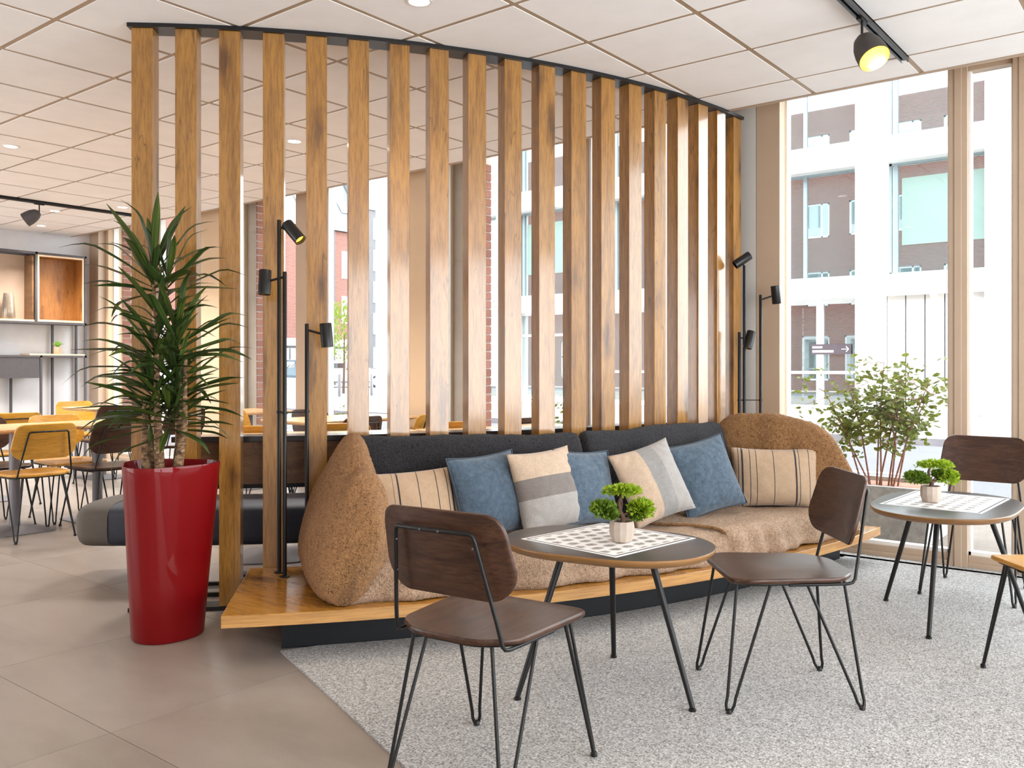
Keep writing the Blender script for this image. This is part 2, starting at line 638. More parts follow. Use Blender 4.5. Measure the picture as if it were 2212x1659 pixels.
def foliage_mat(name, c0, c1, c2):
    m, nt, b, out = new_mat(name)
    v = coords(nt, (1, 1, 1), False)
    c = ramp(nt, noise_n(nt, v, 55, 3), [(.3, c0), (.5, c1), (.7, c2)])
    nt.links.new(c, b.inputs['Base Color'])
    b.inputs['Roughness'].default_value = .55
    tr = N(nt, 'ShaderNodeBsdfTranslucent')
    nt.links.new(c, tr.inputs[0])
    mx = N(nt, 'ShaderNodeMixShader')
    mx.inputs[0].default_value = .35
    nt.links.new(b.outputs[0], mx.inputs[1])
    nt.links.new(tr.outputs[0], mx.inputs[2])
    nt.links.new(mx.outputs[0], out.inputs[0])
    return m
M['bonsai'] = foliage_mat('bonsai_green', (.13, .24, .012), (.30, .44, .02), (.52, .60, .05))
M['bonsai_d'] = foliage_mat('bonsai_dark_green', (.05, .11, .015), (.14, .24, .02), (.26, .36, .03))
M['shrub'] = foliage_mat('shrub_leaf', (.045, .075, .012), (.14, .18, .022), (.30, .25, .04))
M['shrub_d'] = foliage_mat('shrub_leaf_dark', (.03, .05, .02), (.09, .13, .04), (.25, .24, .07))
M['tree'] = foliage_mat('street_tree_leaf', (.09, .15, .01), (.17, .24, .02), (.26, .30, .04))
M['bark'] = plain('bark', (.10, .055, .035), .9, 0, .3, 40, bmp=(60, .6, .006))
M['stem'] = plain('red_brown_stem', (.24, .10, .07), .8, 0, .2, 30)

def cane_mat():
    m, nt, b, out = new_mat('ringed_cane_bark')
    v = coords(nt, (30, 30, 70))
    n = noise_n(nt, v, 1.0, 3, .6, .5)
    nt.links.new(ramp(nt, n, [(.36, (.035, .02, .012)), (.50, (.17, .085, .035)), (.68, (.38, .26, .14))]), b.inputs['Base Color'])
    b.inputs['Roughness'].default_value = .8
    bump(nt, b, n, .6, .006)
    return m
M['cane'] = cane_mat()

# ------------------------------------------------------------------ curve of the slatted screen
CC = (-7.026, 5.677)
def pol(r, deg, z=0):
    a = R_(deg)
    return Vector((CC[0] + r * math.cos(a), CC[1] + r * math.sin(a), z))

# ================================================================== ROOM SHELL
UL, VB, UR = -11.25, -3.2, 3.6
VW = 5.66          # inner face of the window frames
VO = 6.06          # outer face of the street wall
HC = 2.797

floor = MB().box(UL - .2, UR + .2, VB - .2, 5.70, -.12, -.004).build('floor', plain('floor_screed', (.30, .26, .22), .8), smooth=0)
struct(floor, 'beige stone-look vinyl floor of large square tiles')
ts = .9335
iu0 = math.floor((UL + 2.7535) / ts)
tile_me = MB().box(-ts / 2 + .0012, ts / 2 - .0012, -ts / 2 + .0012, ts / 2 - .0012, -.004, 0).mesh('floor_tile', M['vinyl'], 0)
for i in range(iu0, 8):
    for j in range(-6, 6):
        x = -2.7535 + (i + .5) * ts
        y = 1.415 + (j + .5) * ts
        if x < UL - .2 or x > UR or y < VB or y > 5.7:
            continue
        link_mesh('floor_tile', tile_me, floor, (x, y, 0))

# ceiling: slab, hanging grid and lay-in tiles
ceil = MB().box(UL - .2, UR + .2, VB - .2, 5.27, HC + .03, HC + .34).build('ceiling', M['plaster'], smooth=0)
struct(ceil, 'white suspended ceiling of square tiles in a bronze grid')
G0u, G0v, gs = .6 * (-7.108), .6 * 3.206, .6
gu = [G0u + gs * k for k in range(-40, 40) if UL < G0u + gs * k < UR]
gv = [G0v + gs * k for k in range(-40, 40) if VB < G0v + gs * k < 5.25]
ue = [UL] + gu + [UR]
ve = [VB] + gv + [5.262]
def in_view(x, y, z, pad=120):
    c, s = math.cos(.670124), math.sin(.670124)
    X = c * x + s * y
    Y = -s * x + c * y
    if Y < .4:
        return False
    px = 1106 + 1910 * X / Y
    py = 791 + 1910 * (1.17 - z) / Y
    return -pad < px < 2212 + pad and -pad < py < 1659 + pad
field = MB()
tmesh = {}
for a, b in zip(ue, ue[1:]):
    for c, d in zip(ve, ve[1:]):
        g = .0145
        w, h = b - a - 2 * g, d - c - 2 * g
        if w < .02 or h < .02:
            continue
        cx, cy = (a + b) / 2, (c + d) / 2
        vis = any(in_view(x, y, HC) for x in (a, cx, b) for y in (c, cy, d))
        if vis:
            key = (round(w, 3), round(h, 3))
            if key not in tmesh:
                tmesh[key] = MB().box(-w / 2, w / 2, -h / 2, h / 2, 0, .02).mesh('ceiling_tile', M['ceil'], 0)
            link_mesh('ceiling_tile', tmesh[key], ceil, (cx, cy, HC))
        else:
            field.box(cx - w / 2, cx + w / 2, cy - h / 2, cy + h / 2, HC, HC + .02)
ff = field.build('ceiling_tile_field', M['ceil'], ceil, smooth=0)
ff['kind'] = 'stuff'
bar_u = MB().box(-.0155, .0155, VB, 5.262, 0, .02).mesh('grid_bar', M['tbar'], 0)
bar_v = MB().box(UL, UR, -.0155, .0155, .001, .02).mesh('grid_bar', M['tbar'], 0)
for u in gu:
    link_mesh('grid_bar', bar_u, ceil, (u, 0, HC + .003))
for v in gv:
    link_mesh('grid_bar', bar_v, ceil, (0, v, HC + .003))
struct(MB().box(UL, UR, 5.262, 5.285, HC - .004, HC + .34).build('trim_1', M['frame'], smooth=0), 'beige edge strip along the ceiling above the windows')

# left wall, hidden side walls
struct(MB().box(UL - .2, UL, VB, 6.06, 0, 3.2).build('wall_left', M['plaster'], smooth=0), 'pale grey plaster wall behind the shelving')
struct(MB().box(UL - .2, UR + .2, VB - .2, VB, 0, 3.2).build('wall_back', M['plaster'], smooth=0), 'plaster wall behind the viewer')
struct(MB().box(UR, UR + .2, VB, 5.7, 0, 3.2).build('wall_right', M['plaster'], smooth=0), 'plaster wall on the far right side')

# street wall: lintel, soffit, piers and inside reveals
wf = MB()
wf.box(UL - .2, 8, 5.285, VO, 3.1, 3.3)
wf.box(UL - .2, 8, 5.70, VO, -.12, .0)
PIERS = [(UL, -10.96), (-8.95, -8.27), (-5.79, -5.24), (-3.02, -2.20)]
wall_front = wf.build('wall_front', M['pier'], smooth=0)
struct(wall_front, 'beige street wall with floor to ceiling windows')
for k, (a, b) in enumerate(PIERS):
    pm = MB().box(a, b, 5.60, 5.75, 0, 3.1)
    pm.box(a, b - (.28 if k == 3 else 0), 5.75, VO - .001, 0, 3.1)
    pm.build('pier', M['pier'], wall_front, smooth=0)
MB().box(-2.36, -2.20, 5.57, 5.605, 0, 3.1).build('pier_casing', M['frame'], wall_front, smooth=0, bevel=.004)
MB().box(UL, -11.02, 5.50, 5.60, 0, 3.1).build('pier_casing', M['frame'], wall_front, smooth=0, bevel=.004)
# brick reveals outside, right hand faces of three piers: bricks one by one
mort = MB()
brick_mats = [plain('red_brick_%s' % w, c, .9, 0, .15, 40, bmp=(120, .4, .003)) for w, c in (('a', (.22, .085, .055)), ('b', (.19, .068, .045)), ('c', (.25, .10, .068)))]
bm_l = [MB().box(-.012, .0, -.105, .105, -.0325, .0325).mesh('brick', mm_, 0) for mm_ in brick_mats]
bm_s = [MB().box(-.012, .0, -.05, .05, -.0325, .0325).mesh('brick', mm_, 0) for mm_ in brick_mats]
for pu in (-10.94, -8.10, -5.10):
    mort.box(pu - .16, pu - .010, 5.78, 6.14, 0, 3.1)
    for r in range(39):
        z = .04 + r * .0765
        if r % 2:
            lay = ((5.888, bm_l), (6.085, bm_s))
        else:
            lay = ((5.835, bm_s), (6.03, bm_l))
        for y, st in lay:
            o = link_mesh('brick', random.choice(st), wall_front, (pu + random.uniform(-.001, .001), y, z))
mort.build('mortar', plain('pale_mortar', (.45, .38, .33), .9), wall_front, smooth=0)
# upper storeys of this building, mirrored in the windows over the street
up = MB()
for a in range(-16, 5):
    x = a * 2.0
    up.box(x, x + .9, VO, VO + .1, 3.35, 13.2)
    for z0, z1 in ((3.35, 4.0), (5.6, 7.2), (8.8, 10.4), (12.0, 13.2)):
        up.box(x + .9, x + 2.0, VO, VO + .1, z0, z1)
for a in range(-16, -5):
    x = a * 2.0
    if x + 2 > UL - .2:
        break
    up.box(x, x + .7, VO, VO + .1, 0, 3.35).box(x + .7, x + 2.0, VO, VO + .1, 0, .5).box(x + .7, x + 2.0, VO, VO + .1, 2.6, 3.35)
up.box(-12.0, UL - .2, VO, VO + .1, 0, 3.35)
upper = up.build('upper_brickwork', M['brick_w'], wall_front, smooth=0)
uw = MB()
up_glass = MB()
for a in range(-16, -6):
    x = a * 2.0 + .7
    uw.box(x, x + 1.3, VO + .02, VO + .05, .5, .58).box(x, x + 1.3, VO + .02, VO + .05, 2.52, 2.6).box(x, x + .07, VO + .02, VO + .05, .5, 2.6).box(x + 1.23, x + 1.3, VO + .02, VO + .05, .5, 2.6)
    up_glass.box(x + .02, x + 1.28, VO + .03, VO + .04, .52, 2.58)
for a in range(-16, 5):
    x = a * 2.0 + .9
    for z0, z1 in ((4.0, 5.6), (7.2, 8.8), (10.4, 12.0)):
        uw.box(x, x + 1.1, VO + .02, VO + .05, z0, z0 + .08).box(x, x + 1.1, VO + .02, VO + .05, z1 - .08, z1)
        uw.box(x, x + .08, VO + .02, VO + .05, z0, z1).box(x + 1.02, x + 1.1, VO + .02, VO + .05, z0, z1).box(x + .7, x + .77, VO + .02, VO + .05, z0, z1)
        up_glass.box(x + .02, x + 1.08, VO + .03, VO + .04, z0 + .02, z1 - .02)
uw.build('upper_window_frame', M['win_white'], wall_front, smooth=0)
up_glass.build('upper_pane', M['fglass'], wall_front, smooth=0)

def window(n, a, b, label, sill=.075, head=3.07, mull=(), bead=True):
    w = root_struct('window_%d' % n, label)
    fr = MB()
    fr.box(a, b, 5.655, 5.74, 0, sill).box(a, b, 5.64, 5.66, 0, .035)
    fr.box(a, b, 5.66, 5.74, head, 3.1)
    fr.build('window_frame', M['frame'], w, smooth=0, bevel=.003)
    be = MB()
    be.box(a, a + .012, 5.668, 5.732, sill, head).box(b - .012, b, 5.668, 5.732, sill, head)
    be.box(a, b, 5.668, 5.732, sill, sill + .02)
    be.build('glazing_bead', M['frame_w'], w, smooth=0)
    for m0, m1 in mull:
        MB().box(m0, m1, 5.65, 5.75, 0, head).build('mullion', M['frame'], w, smooth=0, bevel=.003)
        MB().box(m1, m1 + .02, 5.668, 5.732, sill, head).build('glazing_bead', M['frame_w'], w, smooth=0)
    xs = [a] + [q for m_ in mull for q in m_] + [b]
    for x0, x1 in zip(xs[::2], xs[1::2]):
        MB().box(x0 + .002, x1 - .002, 5.698, 5.704, sill, head).build('pane', M['glass'], w, smooth=0)
    return w
window(1, -10.96, -8.95, 'tall window with pale beads next to the shelving', mull=((-9.93, -9.86),))
window(2, -8.27, -5.79, 'tall window pair behind the left lamp cluster', mull=((-7.27, -6.80),))
window(3, -5.24, -3.02, 'tall window pair behind the middle of the slats', mull=((-3.80, -3.74),))
window(4, -2.20, -1.21, 'full height window with the shrub outside')
window(5, -1.11, -.88, 'narrow glazed panel beside the wide post', head=2.88)
window(6, -.73, 1.2, 'window right of the narrow panel')
window(7, 1.35, 3.5, 'window at the right end of the street wall')
for k, (a, b) in enumerate(((-1.21, -1.11), (-.88, -.73), (1.2, 1.35))):
    p = MB().box(a, b, 5.635, 5.76, 0, 3.1)
    p.box(a + .03, b - .03, 5.628, 5.64, 0, 3.1)
    struct(p.build('trim_%d' % (k + 2), M['frame'], smooth=0, bevel=.003), 'beige upright post between two windows')
struct(MB().lathe([(.20, 0), (.20, 3.1)], 40, (-2.495, 5.72, 0)).build('column', M['column'], smooth=40), 'round grey column behind the right end of the slats')

# carpet
pts = [pol(5.262, a) for a in [-40.3 + (38.8) * k / 24 for k in range(25)]]
poly = [(-2.985, 2.245)] + [(p.x, p.y) for p in pts[1:]] + [(pol(4.66, -1.5).x, pol(4.66, -1.5).y), (-2.36, 5.50), (-2.33, 5.597), (-2.19, 5.597), (-2.19, 5.636), (3.55, 5.636), (3.55, -.17)]
cp = MB().prism(poly, 0.0005, .0075).build('carpet', M['carpet'], smooth=0, fix=True)
tag(cp, 'speckled grey loop carpet under the lounge chairs', 'carpet')

# ================================================================== SLATTED SCREEN
scr = thing('slat_screen', 'curved room divider of upright oak slats under a black rail', 'screen', (CC[0], CC[1], 0))
DA = math.degrees(.0440632)
slat_me = MB().box(-.0845, 0, -.0497, .0497, .02, 2.778).mesh('slat', M['slat'], 0)
for i in range(19):
    a = -48.84 + (48.84 - 3.40) * i / 18
    o = link_mesh('slat', slat_me, scr, (4.618 * math.cos(R_(a)), 4.618 * math.sin(R_(a)), 0), (0, 0, R_(a)))
    b = o.modifiers.new('edge', 'BEVEL')
    b.width = .0015
    b.segments = 1
MB().arcbox((0, 0), 4.515, 4.634, R_(-49.65), R_(-2.65), 2.778, HC - .0005, 60).build('top_rail', M['rail'], scr, smooth=25)
MB().arcbox((0, 0), 4.515, 4.622, R_(-49.65), R_(-2.65), .0005, .02, 60).build('bottom_rail', M['rail'], scr, smooth=25)

# ================================================================== LOUNGE BENCH
bench = thing('lounge_bench', 'curved oak bench deck on a black plinth along the slats', 'bench', (CC[0], CC[1], 0))
def deck_outline(r0, r1, n=60):
    o_ = [(r1 * math.cos(R_(-42.6 + 41.4 * k / n)), r1 * math.sin(R_(-42.6 + 41.4 * k / n))) for k in range(n + 1)]
    i_ = [(r0 * math.cos(R_(-42.6 + 39.6 * k / n)), r0 * math.sin(R_(-42.6 + 39.6 * k / n))) for k in range(n + 1)]
    return o_ + i_[::-1]
dk = MB().prism(deck_outline(4.626, 5.452), .152, .2)
dk.build('deck', M['deck'], bench, smooth=25, bevel=.002)
MB().arcbox((0, 0), 5.4525, 5.4555, R_(-42.6), R_(-1.2), .1535, .1985, 60).build('deck_edge', M['deck_edge'], bench, smooth=25)
mm = MB()
a0 = R_(-42.6)
mm.box(4.64, 5.45, -.002, .0012, .1535, .1985, Matrix.Rotation(a0, 4, 'Z'))
mm.build('deck_edge', M['deck_edge'], bench, smooth=0)
MB().arcbox((0, 0), 4.66, 5.252, R_(-40.35), R_(-2.4), .0005, .152, 48).build('plinth', M['plinth'], bench, smooth=25)

def nz(p, s, k=0):
    return noise.noise(Vector((p[0] * s + k, p[1] * s + k * .7, p[2] * s - k)))

def superloop(a, b, n, p=2.6):
    out = []
    for k in range(n):
        t = 2 * math.pi * k / n
        c, s = math.cos(t), math.sin(t)
        out.append((a * math.copysign(abs(c) ** (2 / p), c), b * math.copysign(abs(s) ** (2 / p), s)))
    return out

def soft_mesh(rings, name, mat, parent, disp=.004, freq=70, big=.012, bf=5, seed=0, lump=None):
    m = MB().rings(rings)
    me = m.mesh(name, mat, 180)
    import bmesh
    bm = bmesh.new()
    bm.from_mesh(me)
    bmesh.ops.recalc_face_normals(bm, faces=bm.faces)
    bm.normal_update()
    for v in bm.verts:
        d = nz(v.co, freq, seed) * disp + nz(v.co, bf, seed + 5) * big
        if lump:
            d += lump(v.co)
        v.co += v.normal * d
    bm.to_mesh(me)
    bm.free()
    o = bpy.data.objects.new(name, me)
    COL.objects.link(o)
    if parent is not None:
        o.parent = parent
    return o

# end bolsters under brown teddy throws: x = back to front, y = thickness (inner side +y), z up
def bolster(name, loc, ang, label, inner, h0=.675, h1=.34, L=.72, lean=.13, fall=1.7, fold=1.0):
    root = thing(name, label, 'bolster', loc, R_(ang))
    nx, nl = 100, 110
    rg = []
    for i in range(nx + 1):
        t = i / nx
        e = max(1e-3, (1 - abs(2 * t - 1) ** 5.0)) ** .5
        # crest: flat at the back, then falling in a round shoulder towards the front
        s = max(0, (t - .12) / .88)
        h = h0 - (h0 - h1) * s ** fall * .92 - .015 * math.sin(3 * t)
        h *= (.80 + .20 * e)
        hw = (.155 + .03 * math.sin(math.pi * t)) * (.35 + .65 * e)
        ring = []
        for x, z in superloop(1, 1, nl, 2.5):
            zz = (z + 1) / 2
            w = hw * (1 - .52 * zz ** 1.6)
            yy = x * w + lean * zz ** 1.2 * inner
            ring.append((t * L, yy, .0 + zz * h))
        rg.append(ring)
    def lump(c):
        x0 = c.x - .035 * math.sin(c.z * 7 + .5) + .10 * (c.z - .3)
        wi = fold * max(0, min(1, c.y * inner / .07)) * min(1, max(0, (c.z + .02) / .15)) * max(0, min(1, (h0 * .86 - c.z) / .15))
        g = lambda p, w_: math.exp(-((x0 - p) / w_) ** 2)
        return wi * (-.034 * g(.49, .040) + .020 * g(.575, .045) - .016 * g(.30, .06) + .010 * g(.38, .05))
    b = soft_mesh(rg, 'bolster_body', M['teddy'], root, .0045, 85, .014, 5.5, 3 + loc[0], lump)
    return root

bl = bolster('end_bolster', (-3.35, 2.76, .2), -33, 'brown teddy covered end bolster beside the left lamp cluster', 1)
br = bolster('end_bolster', (-2.40, 5.12, .2), 13, 'brown teddy covered end bolster in front of the right lamp cluster', -1, h0=.70, h1=.36, L=.79, fall=4.6, fold=.45)

# black fleece back cushions
def back_cushion(a0, a1, label, seed, top=.828):
    root = thing('back_cushion', label, 'cushion', (CC[0], CC[1], 0), 0, 'black fleece back cushions')
    rg = []
    n = 110
    for i in range(n + 1):
        t = i / n
        a = R_(a0 + (a1 - a0) * t)
        e = max(1e-3, 1 - abs(2 * t - 1) ** 30) ** .5
        hz = (top - .27 + .008 * math.sin(5 * t + seed) + .005 * math.sin(11 * t + 2 * seed)) * (.9 + .1 * e)
        ring = []
        for x, z in superloop(1, 1, 70, 3.2):
            zz = (z + 1) / 2
            r = 4.765 + x * (.105 - .045 * zz) * (.5 + .5 * e) + .02 - .05 * zz
            ring.append((r * math.cos(a), r * math.sin(a), .27 + zz * hz))
        rg.append(ring)
    soft_mesh(rg, 'cushion_body', M['black_fleece'], root, .003, 85, .006, 7, seed)
    return root
back_cushion(-37.4, -22.08, 'black fleece back cushion, left half of the backrest', 1)
back_cushion(-22.02, -8.6, 'black fleece back cushion, right half of the backrest', 4, .832)

# seat throws
def seat_throw(a0, a1, r1, top, label, seed, wob, name='seat_throw'):
    root = thing(name, label, 'throw', (CC[0], CC[1], 0), 0)
    rg = []
    n = 150
    # cross section in (r, z): back low, flat seat, rounded nose, hanging front
    prof = [(4.70, .205), (4.70, .27), (4.72, top - .015), (4.76, top)] + [(4.80 + .056 * k, top + .004 * math.sin(k)) for k in range(8)]
    nose = []
    for k in range(9):
        t = k / 8 * math.pi / 2
        nose.append((r1 - .09 + .09 * math.sin(t), top - .09 + .09 * math.cos(t)))
    prof = [p for p in prof if p[0] < r1 - .1] + nose + [(r1 + .012, top - .115), (r1 + .02, .225), (r1 + .012, .203), (r1 - .05, .2015)]
    # resample
    dn = []
    for p, q in zip(prof, prof[1:]):
        L = math.hypot(q[0] - p[0], q[1] - p[1])
        k = max(1, int(L / .011))
        dn += [(p[0] + (q[0] - p[0]) * j / k, p[1] + (q[1] - p[1]) * j / k) for j in range(k)]
    dn.append(prof[-1])
    for i in range(n + 1):
        t = i / n
        e = max(1e-3, 1 - abs(2 * t - 1) ** 40) ** .5
        ring = []
        for r, z in dn:
            f = min(1, max(0, (r - r1 + .06) / .07))
            aa = R_(a0 + (a1 - a0) * t + wob * (r - 5.0) * (1 if t < .5 else 0) * (1 - 2 * t))
            dr = f * (.014 * math.sin(43 * t + seed) + .010 * math.sin(21 * t + 2 * seed))
            zz = .2 + (z - .2) * (.93 + .07 * e)
            ring.append(((r + dr) * math.cos(aa), (r + dr) * math.sin(aa), zz))
        rg.append(ring)
    if wob:
        hp = []
        for r, z in dn[18:-14]:
            aa = R_(a0 + wob * (r - 5.0) - .12)
            hp.append((r * math.cos(aa), r * math.sin(aa), .2 + (z - .2) * .985 + (.002 if r < r1 - .1 else 0)))
        MB().tube(hp[::2], .0075, 10).build('hem', M['teddy'], root, smooth=60)
    return root, soft_mesh(rg, 'throw_cloth', M['teddy_l'], root, .003, 90, .010, 6, seed)
seat_throw(-37.6, -16.0, 5.375, .352, 'brown teddy throw over the left half of the bench seat', 2, 0)
seat_throw(-19.3, -3.0, 5.385, .364, 'brown teddy throw with a stitched hem over the right half of the seat', 6, 7.0)

# ------------------------------------------------------------------ cushions
def pillow_mesh(w, h, t, seed, n=34, wr=.006):
    m = MB()
    idx = {}
    def P(i, j, side):
        u = -1 + 2 * i / n
        v = -1 + 2 * j / n
        x = w / 2 * u * (1 - .075 * (1 - v * v))
        z = h / 2 * v * (1 - .075 * (1 - u * u))
        th = (max(0, 1 - abs(u) ** 2.4) * max(0, 1 - abs(v) ** 2.4)) ** .55
        sag = 1 - .18 * v
        y = -side * t / 2 * th * sag
        edge = th ** .5
        y += wr * edge * (noise.noise(Vector((x * 9 + seed, z * 9, side * 3.0))) + .5 * noise.noise(Vector((x * 22, z * 22 + seed, side))))
        # diagonal pulls from the corners
        y += wr * .8 * edge * math.sin(26 * (u * v) + seed) * abs(u * v)
        return (x, y, z)
    for side in (1, -1):
        for j in range(n + 1):
            for i in range(n + 1):
                edge = i in (0, n) or j in (0, n)
                key = (i, j, 0 if edge else side)
                if key not in idx:
                    idx[key] = len(m.v)
                    m.v.append(P(i, j, side))
        for j in range(n):
            for i in range(n):
                q = []
                for a, b in ((i, j), (i + 1, j), (i + 1, j + 1), (i, j + 1)):
                    edge = a in (0, n) or b in (0, n)
                    q.append(idx[(a, b, 0 if edge else side)])
                m.f.append(tuple(q) if side > 0 else tuple(reversed(q)))
    return m

def cushion(name, label, w, h, t, mat, loc, face, lean, roll, seed, piping=None, group='cushions along the bench'):
    root = thing(name, label, 'cushion', (0, 0, 0), 0, group)
    root.matrix_world = Matrix.Translation(loc) @ Matrix.Rotation(R_(face + 90), 4, 'Z') @ Matrix.Rotation(R_(-lean), 4, 'X') @ Matrix.Rotation(R_(roll), 4, 'Y')
    m = pillow_mesh(w, h, t, seed)
    m.build('cover', mat, root, smooth=180)
    if piping:
        pts = []
        n = 20
        for k in range(4 * n):
            q, f = divmod(k, n)
            f = -1 + 2 * f / n
            u, v = [(f, -1), (1, f), (-f, 1), (-1, -f)][q]
            pts.append((w / 2 * u * (1 - .075 * (1 - v * v)), -.004, h / 2 * v * (1 - .075 * (1 - u * u))))
        MB().tube(pts, .0045, 6, True).build('piping', piping, root, smooth=60)
    return root

BEIGE = (.48, .34, .225)
INK = (.045, .038, .045)
def stripes(lines):
    st = [(0.0, BEIGE)]
    for p, w in sorted(lines):
        st += [(p - w / 2, INK), (p + w / 2, BEIGE)]
    return st
M['stripe1'] = cloth('striped_linen_left', stripes([(.10, .012), (.13, .005), (.30, .006), (.345, .017), (.53, .006), (.70, .007), (.80, .007), (.84, .018), (.93, .006)]), 'X', .25, mottle=.05)
M['stripe2'] = cloth('striped_linen_right', stripes([(.035, .006), (.085, .006), (.125, .017), (.21, .006), (.28, .007), (.47, .006), (.715, .018), (.755, .006), (.87, .009)]), 'X', .25, mottle=.05)
M['blue'] = cloth('blue_chenille', base=(.072, .105, .145), weave=300, mottle=.22)
M['blue_l'] = cloth('blue_chenille_light', base=(.088, .125, .168), weave=300, mottle=.22)
M['pipe'] = plain('dark_blue_piping', (.04, .06, .085), .8)
TAN = (.50, .375, .275)
GD = (.19, .165, .15)
GL = (.34, .315, .295)
M['band1'] = cloth('banded_wool_flat', [(0, GL), (.40, GD), (.66, TAN)], 'Z', .19, mottle=.06, weave=260)
M['band2'] = cloth('banded_wool_upright', [(0, TAN), (.42, (.27, .26, .25)), (.66, GL)], 'X', .2, mottle=.06, weave=260)
cushion('striped_cushion', 'oblong beige cushion with dark stripes next to the left bolster', .50, .345, .17, M['stripe1'], (-2.88, 2.915, .525), -37, 16, -4, 1.3)
cushion('blue_cushion', 'blue piped cushion between striped cushion and flat banded cushion', .40, .39, .15, M['blue'], (-2.675, 3.195, .565), -12, 17, -3, 2.1, M['pipe'])
cushion('banded_cushion', 'tan and grey cushion with level bands', .40, .40, .15, M['band1'], (-2.53, 3.465, .572), -13, 17, -3, 3.4)
cushion('blue_cushion', 'blue piped cushion half hidden by the front bonsai', .38, .38, .14, M['blue_l'], (-2.47, 3.715, .56), -12, 17, 4, 4.2, M['pipe'])
cushion('banded_cushion', 'tan and grey cushion with upright bands, tilted', .39, .40, .15, M['band2'], (-2.27, 4.03, .57), -27, 22, -13, 5.7)
cushion('blue_cushion', 'large blue cushion leaning by the right striped cushion', .40, .41, .15, M['blue_l'], (-2.19, 4.47, .566), -31, 20, -11, 6.6, M['pipe'])
cushion('striped_cushion', 'oblong beige cushion with dark stripes against the right bolster', .50, .345, .16, M['stripe2'], (-1.975, 4.925, .53), -58, 9, 0, 7.9)

# ------------------------------------------------------------------ floor lamps
def spot_head(root, at, d, arm_from, lit=True, dirs=1):
    """cylinder head centred at `at`, beam direction d"""
    d = Vector(d).normalized()
    q = d.to_track_quat('Z', 'Y').to_matrix().to_4x4()
    mt = Matrix.Translation(at) @ q
    L, r = .057, .0285
    m = MB().lathe([(.002, -L), (r - .002, -L), (r, -L + .003), (r, L), (r - .003, L), (r - .003, L - .014)], 24, m=mt, cap1=False)
    h = m.build('lamp_head', M['black_satin'], root, smooth=40)
    g = MB().lathe([(r - .0032, 0), (r - .006, .002), (.004, .003)], 24, (0, 0, L - .016), m=mt)
    g.build('bulb', M['glow'] if lit else M['black_satin'], h, smooth=40)
    a = Vector(arm_from)
    MB().tube([a, Vector(at) - (Vector(at) - a).normalized() * .02], .0055, 10).build('lamp_arm', M['black_metal'], root, smooth=60)

def lamp_cluster(label, base, poles, heads, ring_z):
    root = thing('floor_lamp', label, 'lamp', base, 0)
    for (x, y, h) in poles:
        MB().lathe([(.0095, 0), (.0095, h), (.008, h + .002)], 14, (x, y, 0)).build('pole', M['black_metal'], root, smooth=50)
        MB().lathe([(.024, 0), (.024, .004), (.012, .007)], 18, (x, y, 0.0003)).build('base_disc', M['black_metal'], root, smooth=40)
        MB().lathe([(.0125, -.006), (.0125, .006)], 14, (x, y, ring_z)).build('clip_ring', M['black_metal'], root, smooth=40)
    pr = [Vector((x, y, ring_z)) for x, y, h in poles]
    MB().tube([pr[0], pr[1], pr[2]], .003, 8).build('connector_rod', M['black_metal'], root, smooth=60)
    for h in heads:
        spot_head(root, *h)
    return root
def rel(c, p):
    return (p[0] - c[0], p[1] - c[1], p[2] - c[2])
cR = Vector((math.cos(.670124), math.sin(.670124), 0))     # a horizontal axis across the bench
c0 = (-3.37, 2.58, .2)
P1, P2, P3 = (-3.437, 2.576), (-3.349, 2.541), (-3.373, 2.687)
lamp_cluster('three pole black floor lamp cluster on the left end of the bench', c0,
    [(P1[0] - c0[0], P1[1] - c0[1], 1.655), (P2[0] - c0[0], P2[1] - c0[1], 1.403), (P3[0] - c0[0], P3[1] - c0[1], 1.17)],
    [(rel(c0, Vector((*P1, 1.80)) + cR * .068), Vector((cR.x * .62, cR.y * .62, -.72)) + Vector((.18, -.2, 0)), rel(c0, (*P1, 1.825))),
     (rel(c0, Vector((*P2, 1.556)) - cR * .092), (0.06, -.09, -1), rel(c0, (*P2, 1.582))),
     (rel(c0, Vector((*P3, 1.317)) + cR * .093), (.06, .06, -1), rel(c0, (*P3, 1.343)), False)], .755)
c1 = (-2.30, 5.32, .2)
Q1, Q2, Q3 = (-2.325, 5.303), (-2.244, 5.367), (-2.350, 5.283)
lamp_cluster('three pole black floor lamp cluster at the window end of the bench', c1,
    [(Q1[0] - c1[0], Q1[1] - c1[1], 1.605), (Q2[0] - c1[0], Q2[1] - c1[1], 1.42), (Q3[0] - c1[0], Q3[1] - c1[1], 1.184)],
    [(rel(c1, Vector((*Q1, 1.842)) - cR * .012), -cR + Vector((0, 0, -.66)), rel(c1, (*Q1, 1.80)), False),
     (rel(c1, Vector((*Q2, 1.622)) + cR * .097), cR * -.10 + Vector((.05, -.1, 1)), rel(c1, (*Q2, 1.59))),
     (rel(c1, Vector((*Q3, 1.337)) + cR * .064), cR * -.25 + Vector((.06, -.12, -1)), rel(c1, (*Q3, 1.352)))], .755)

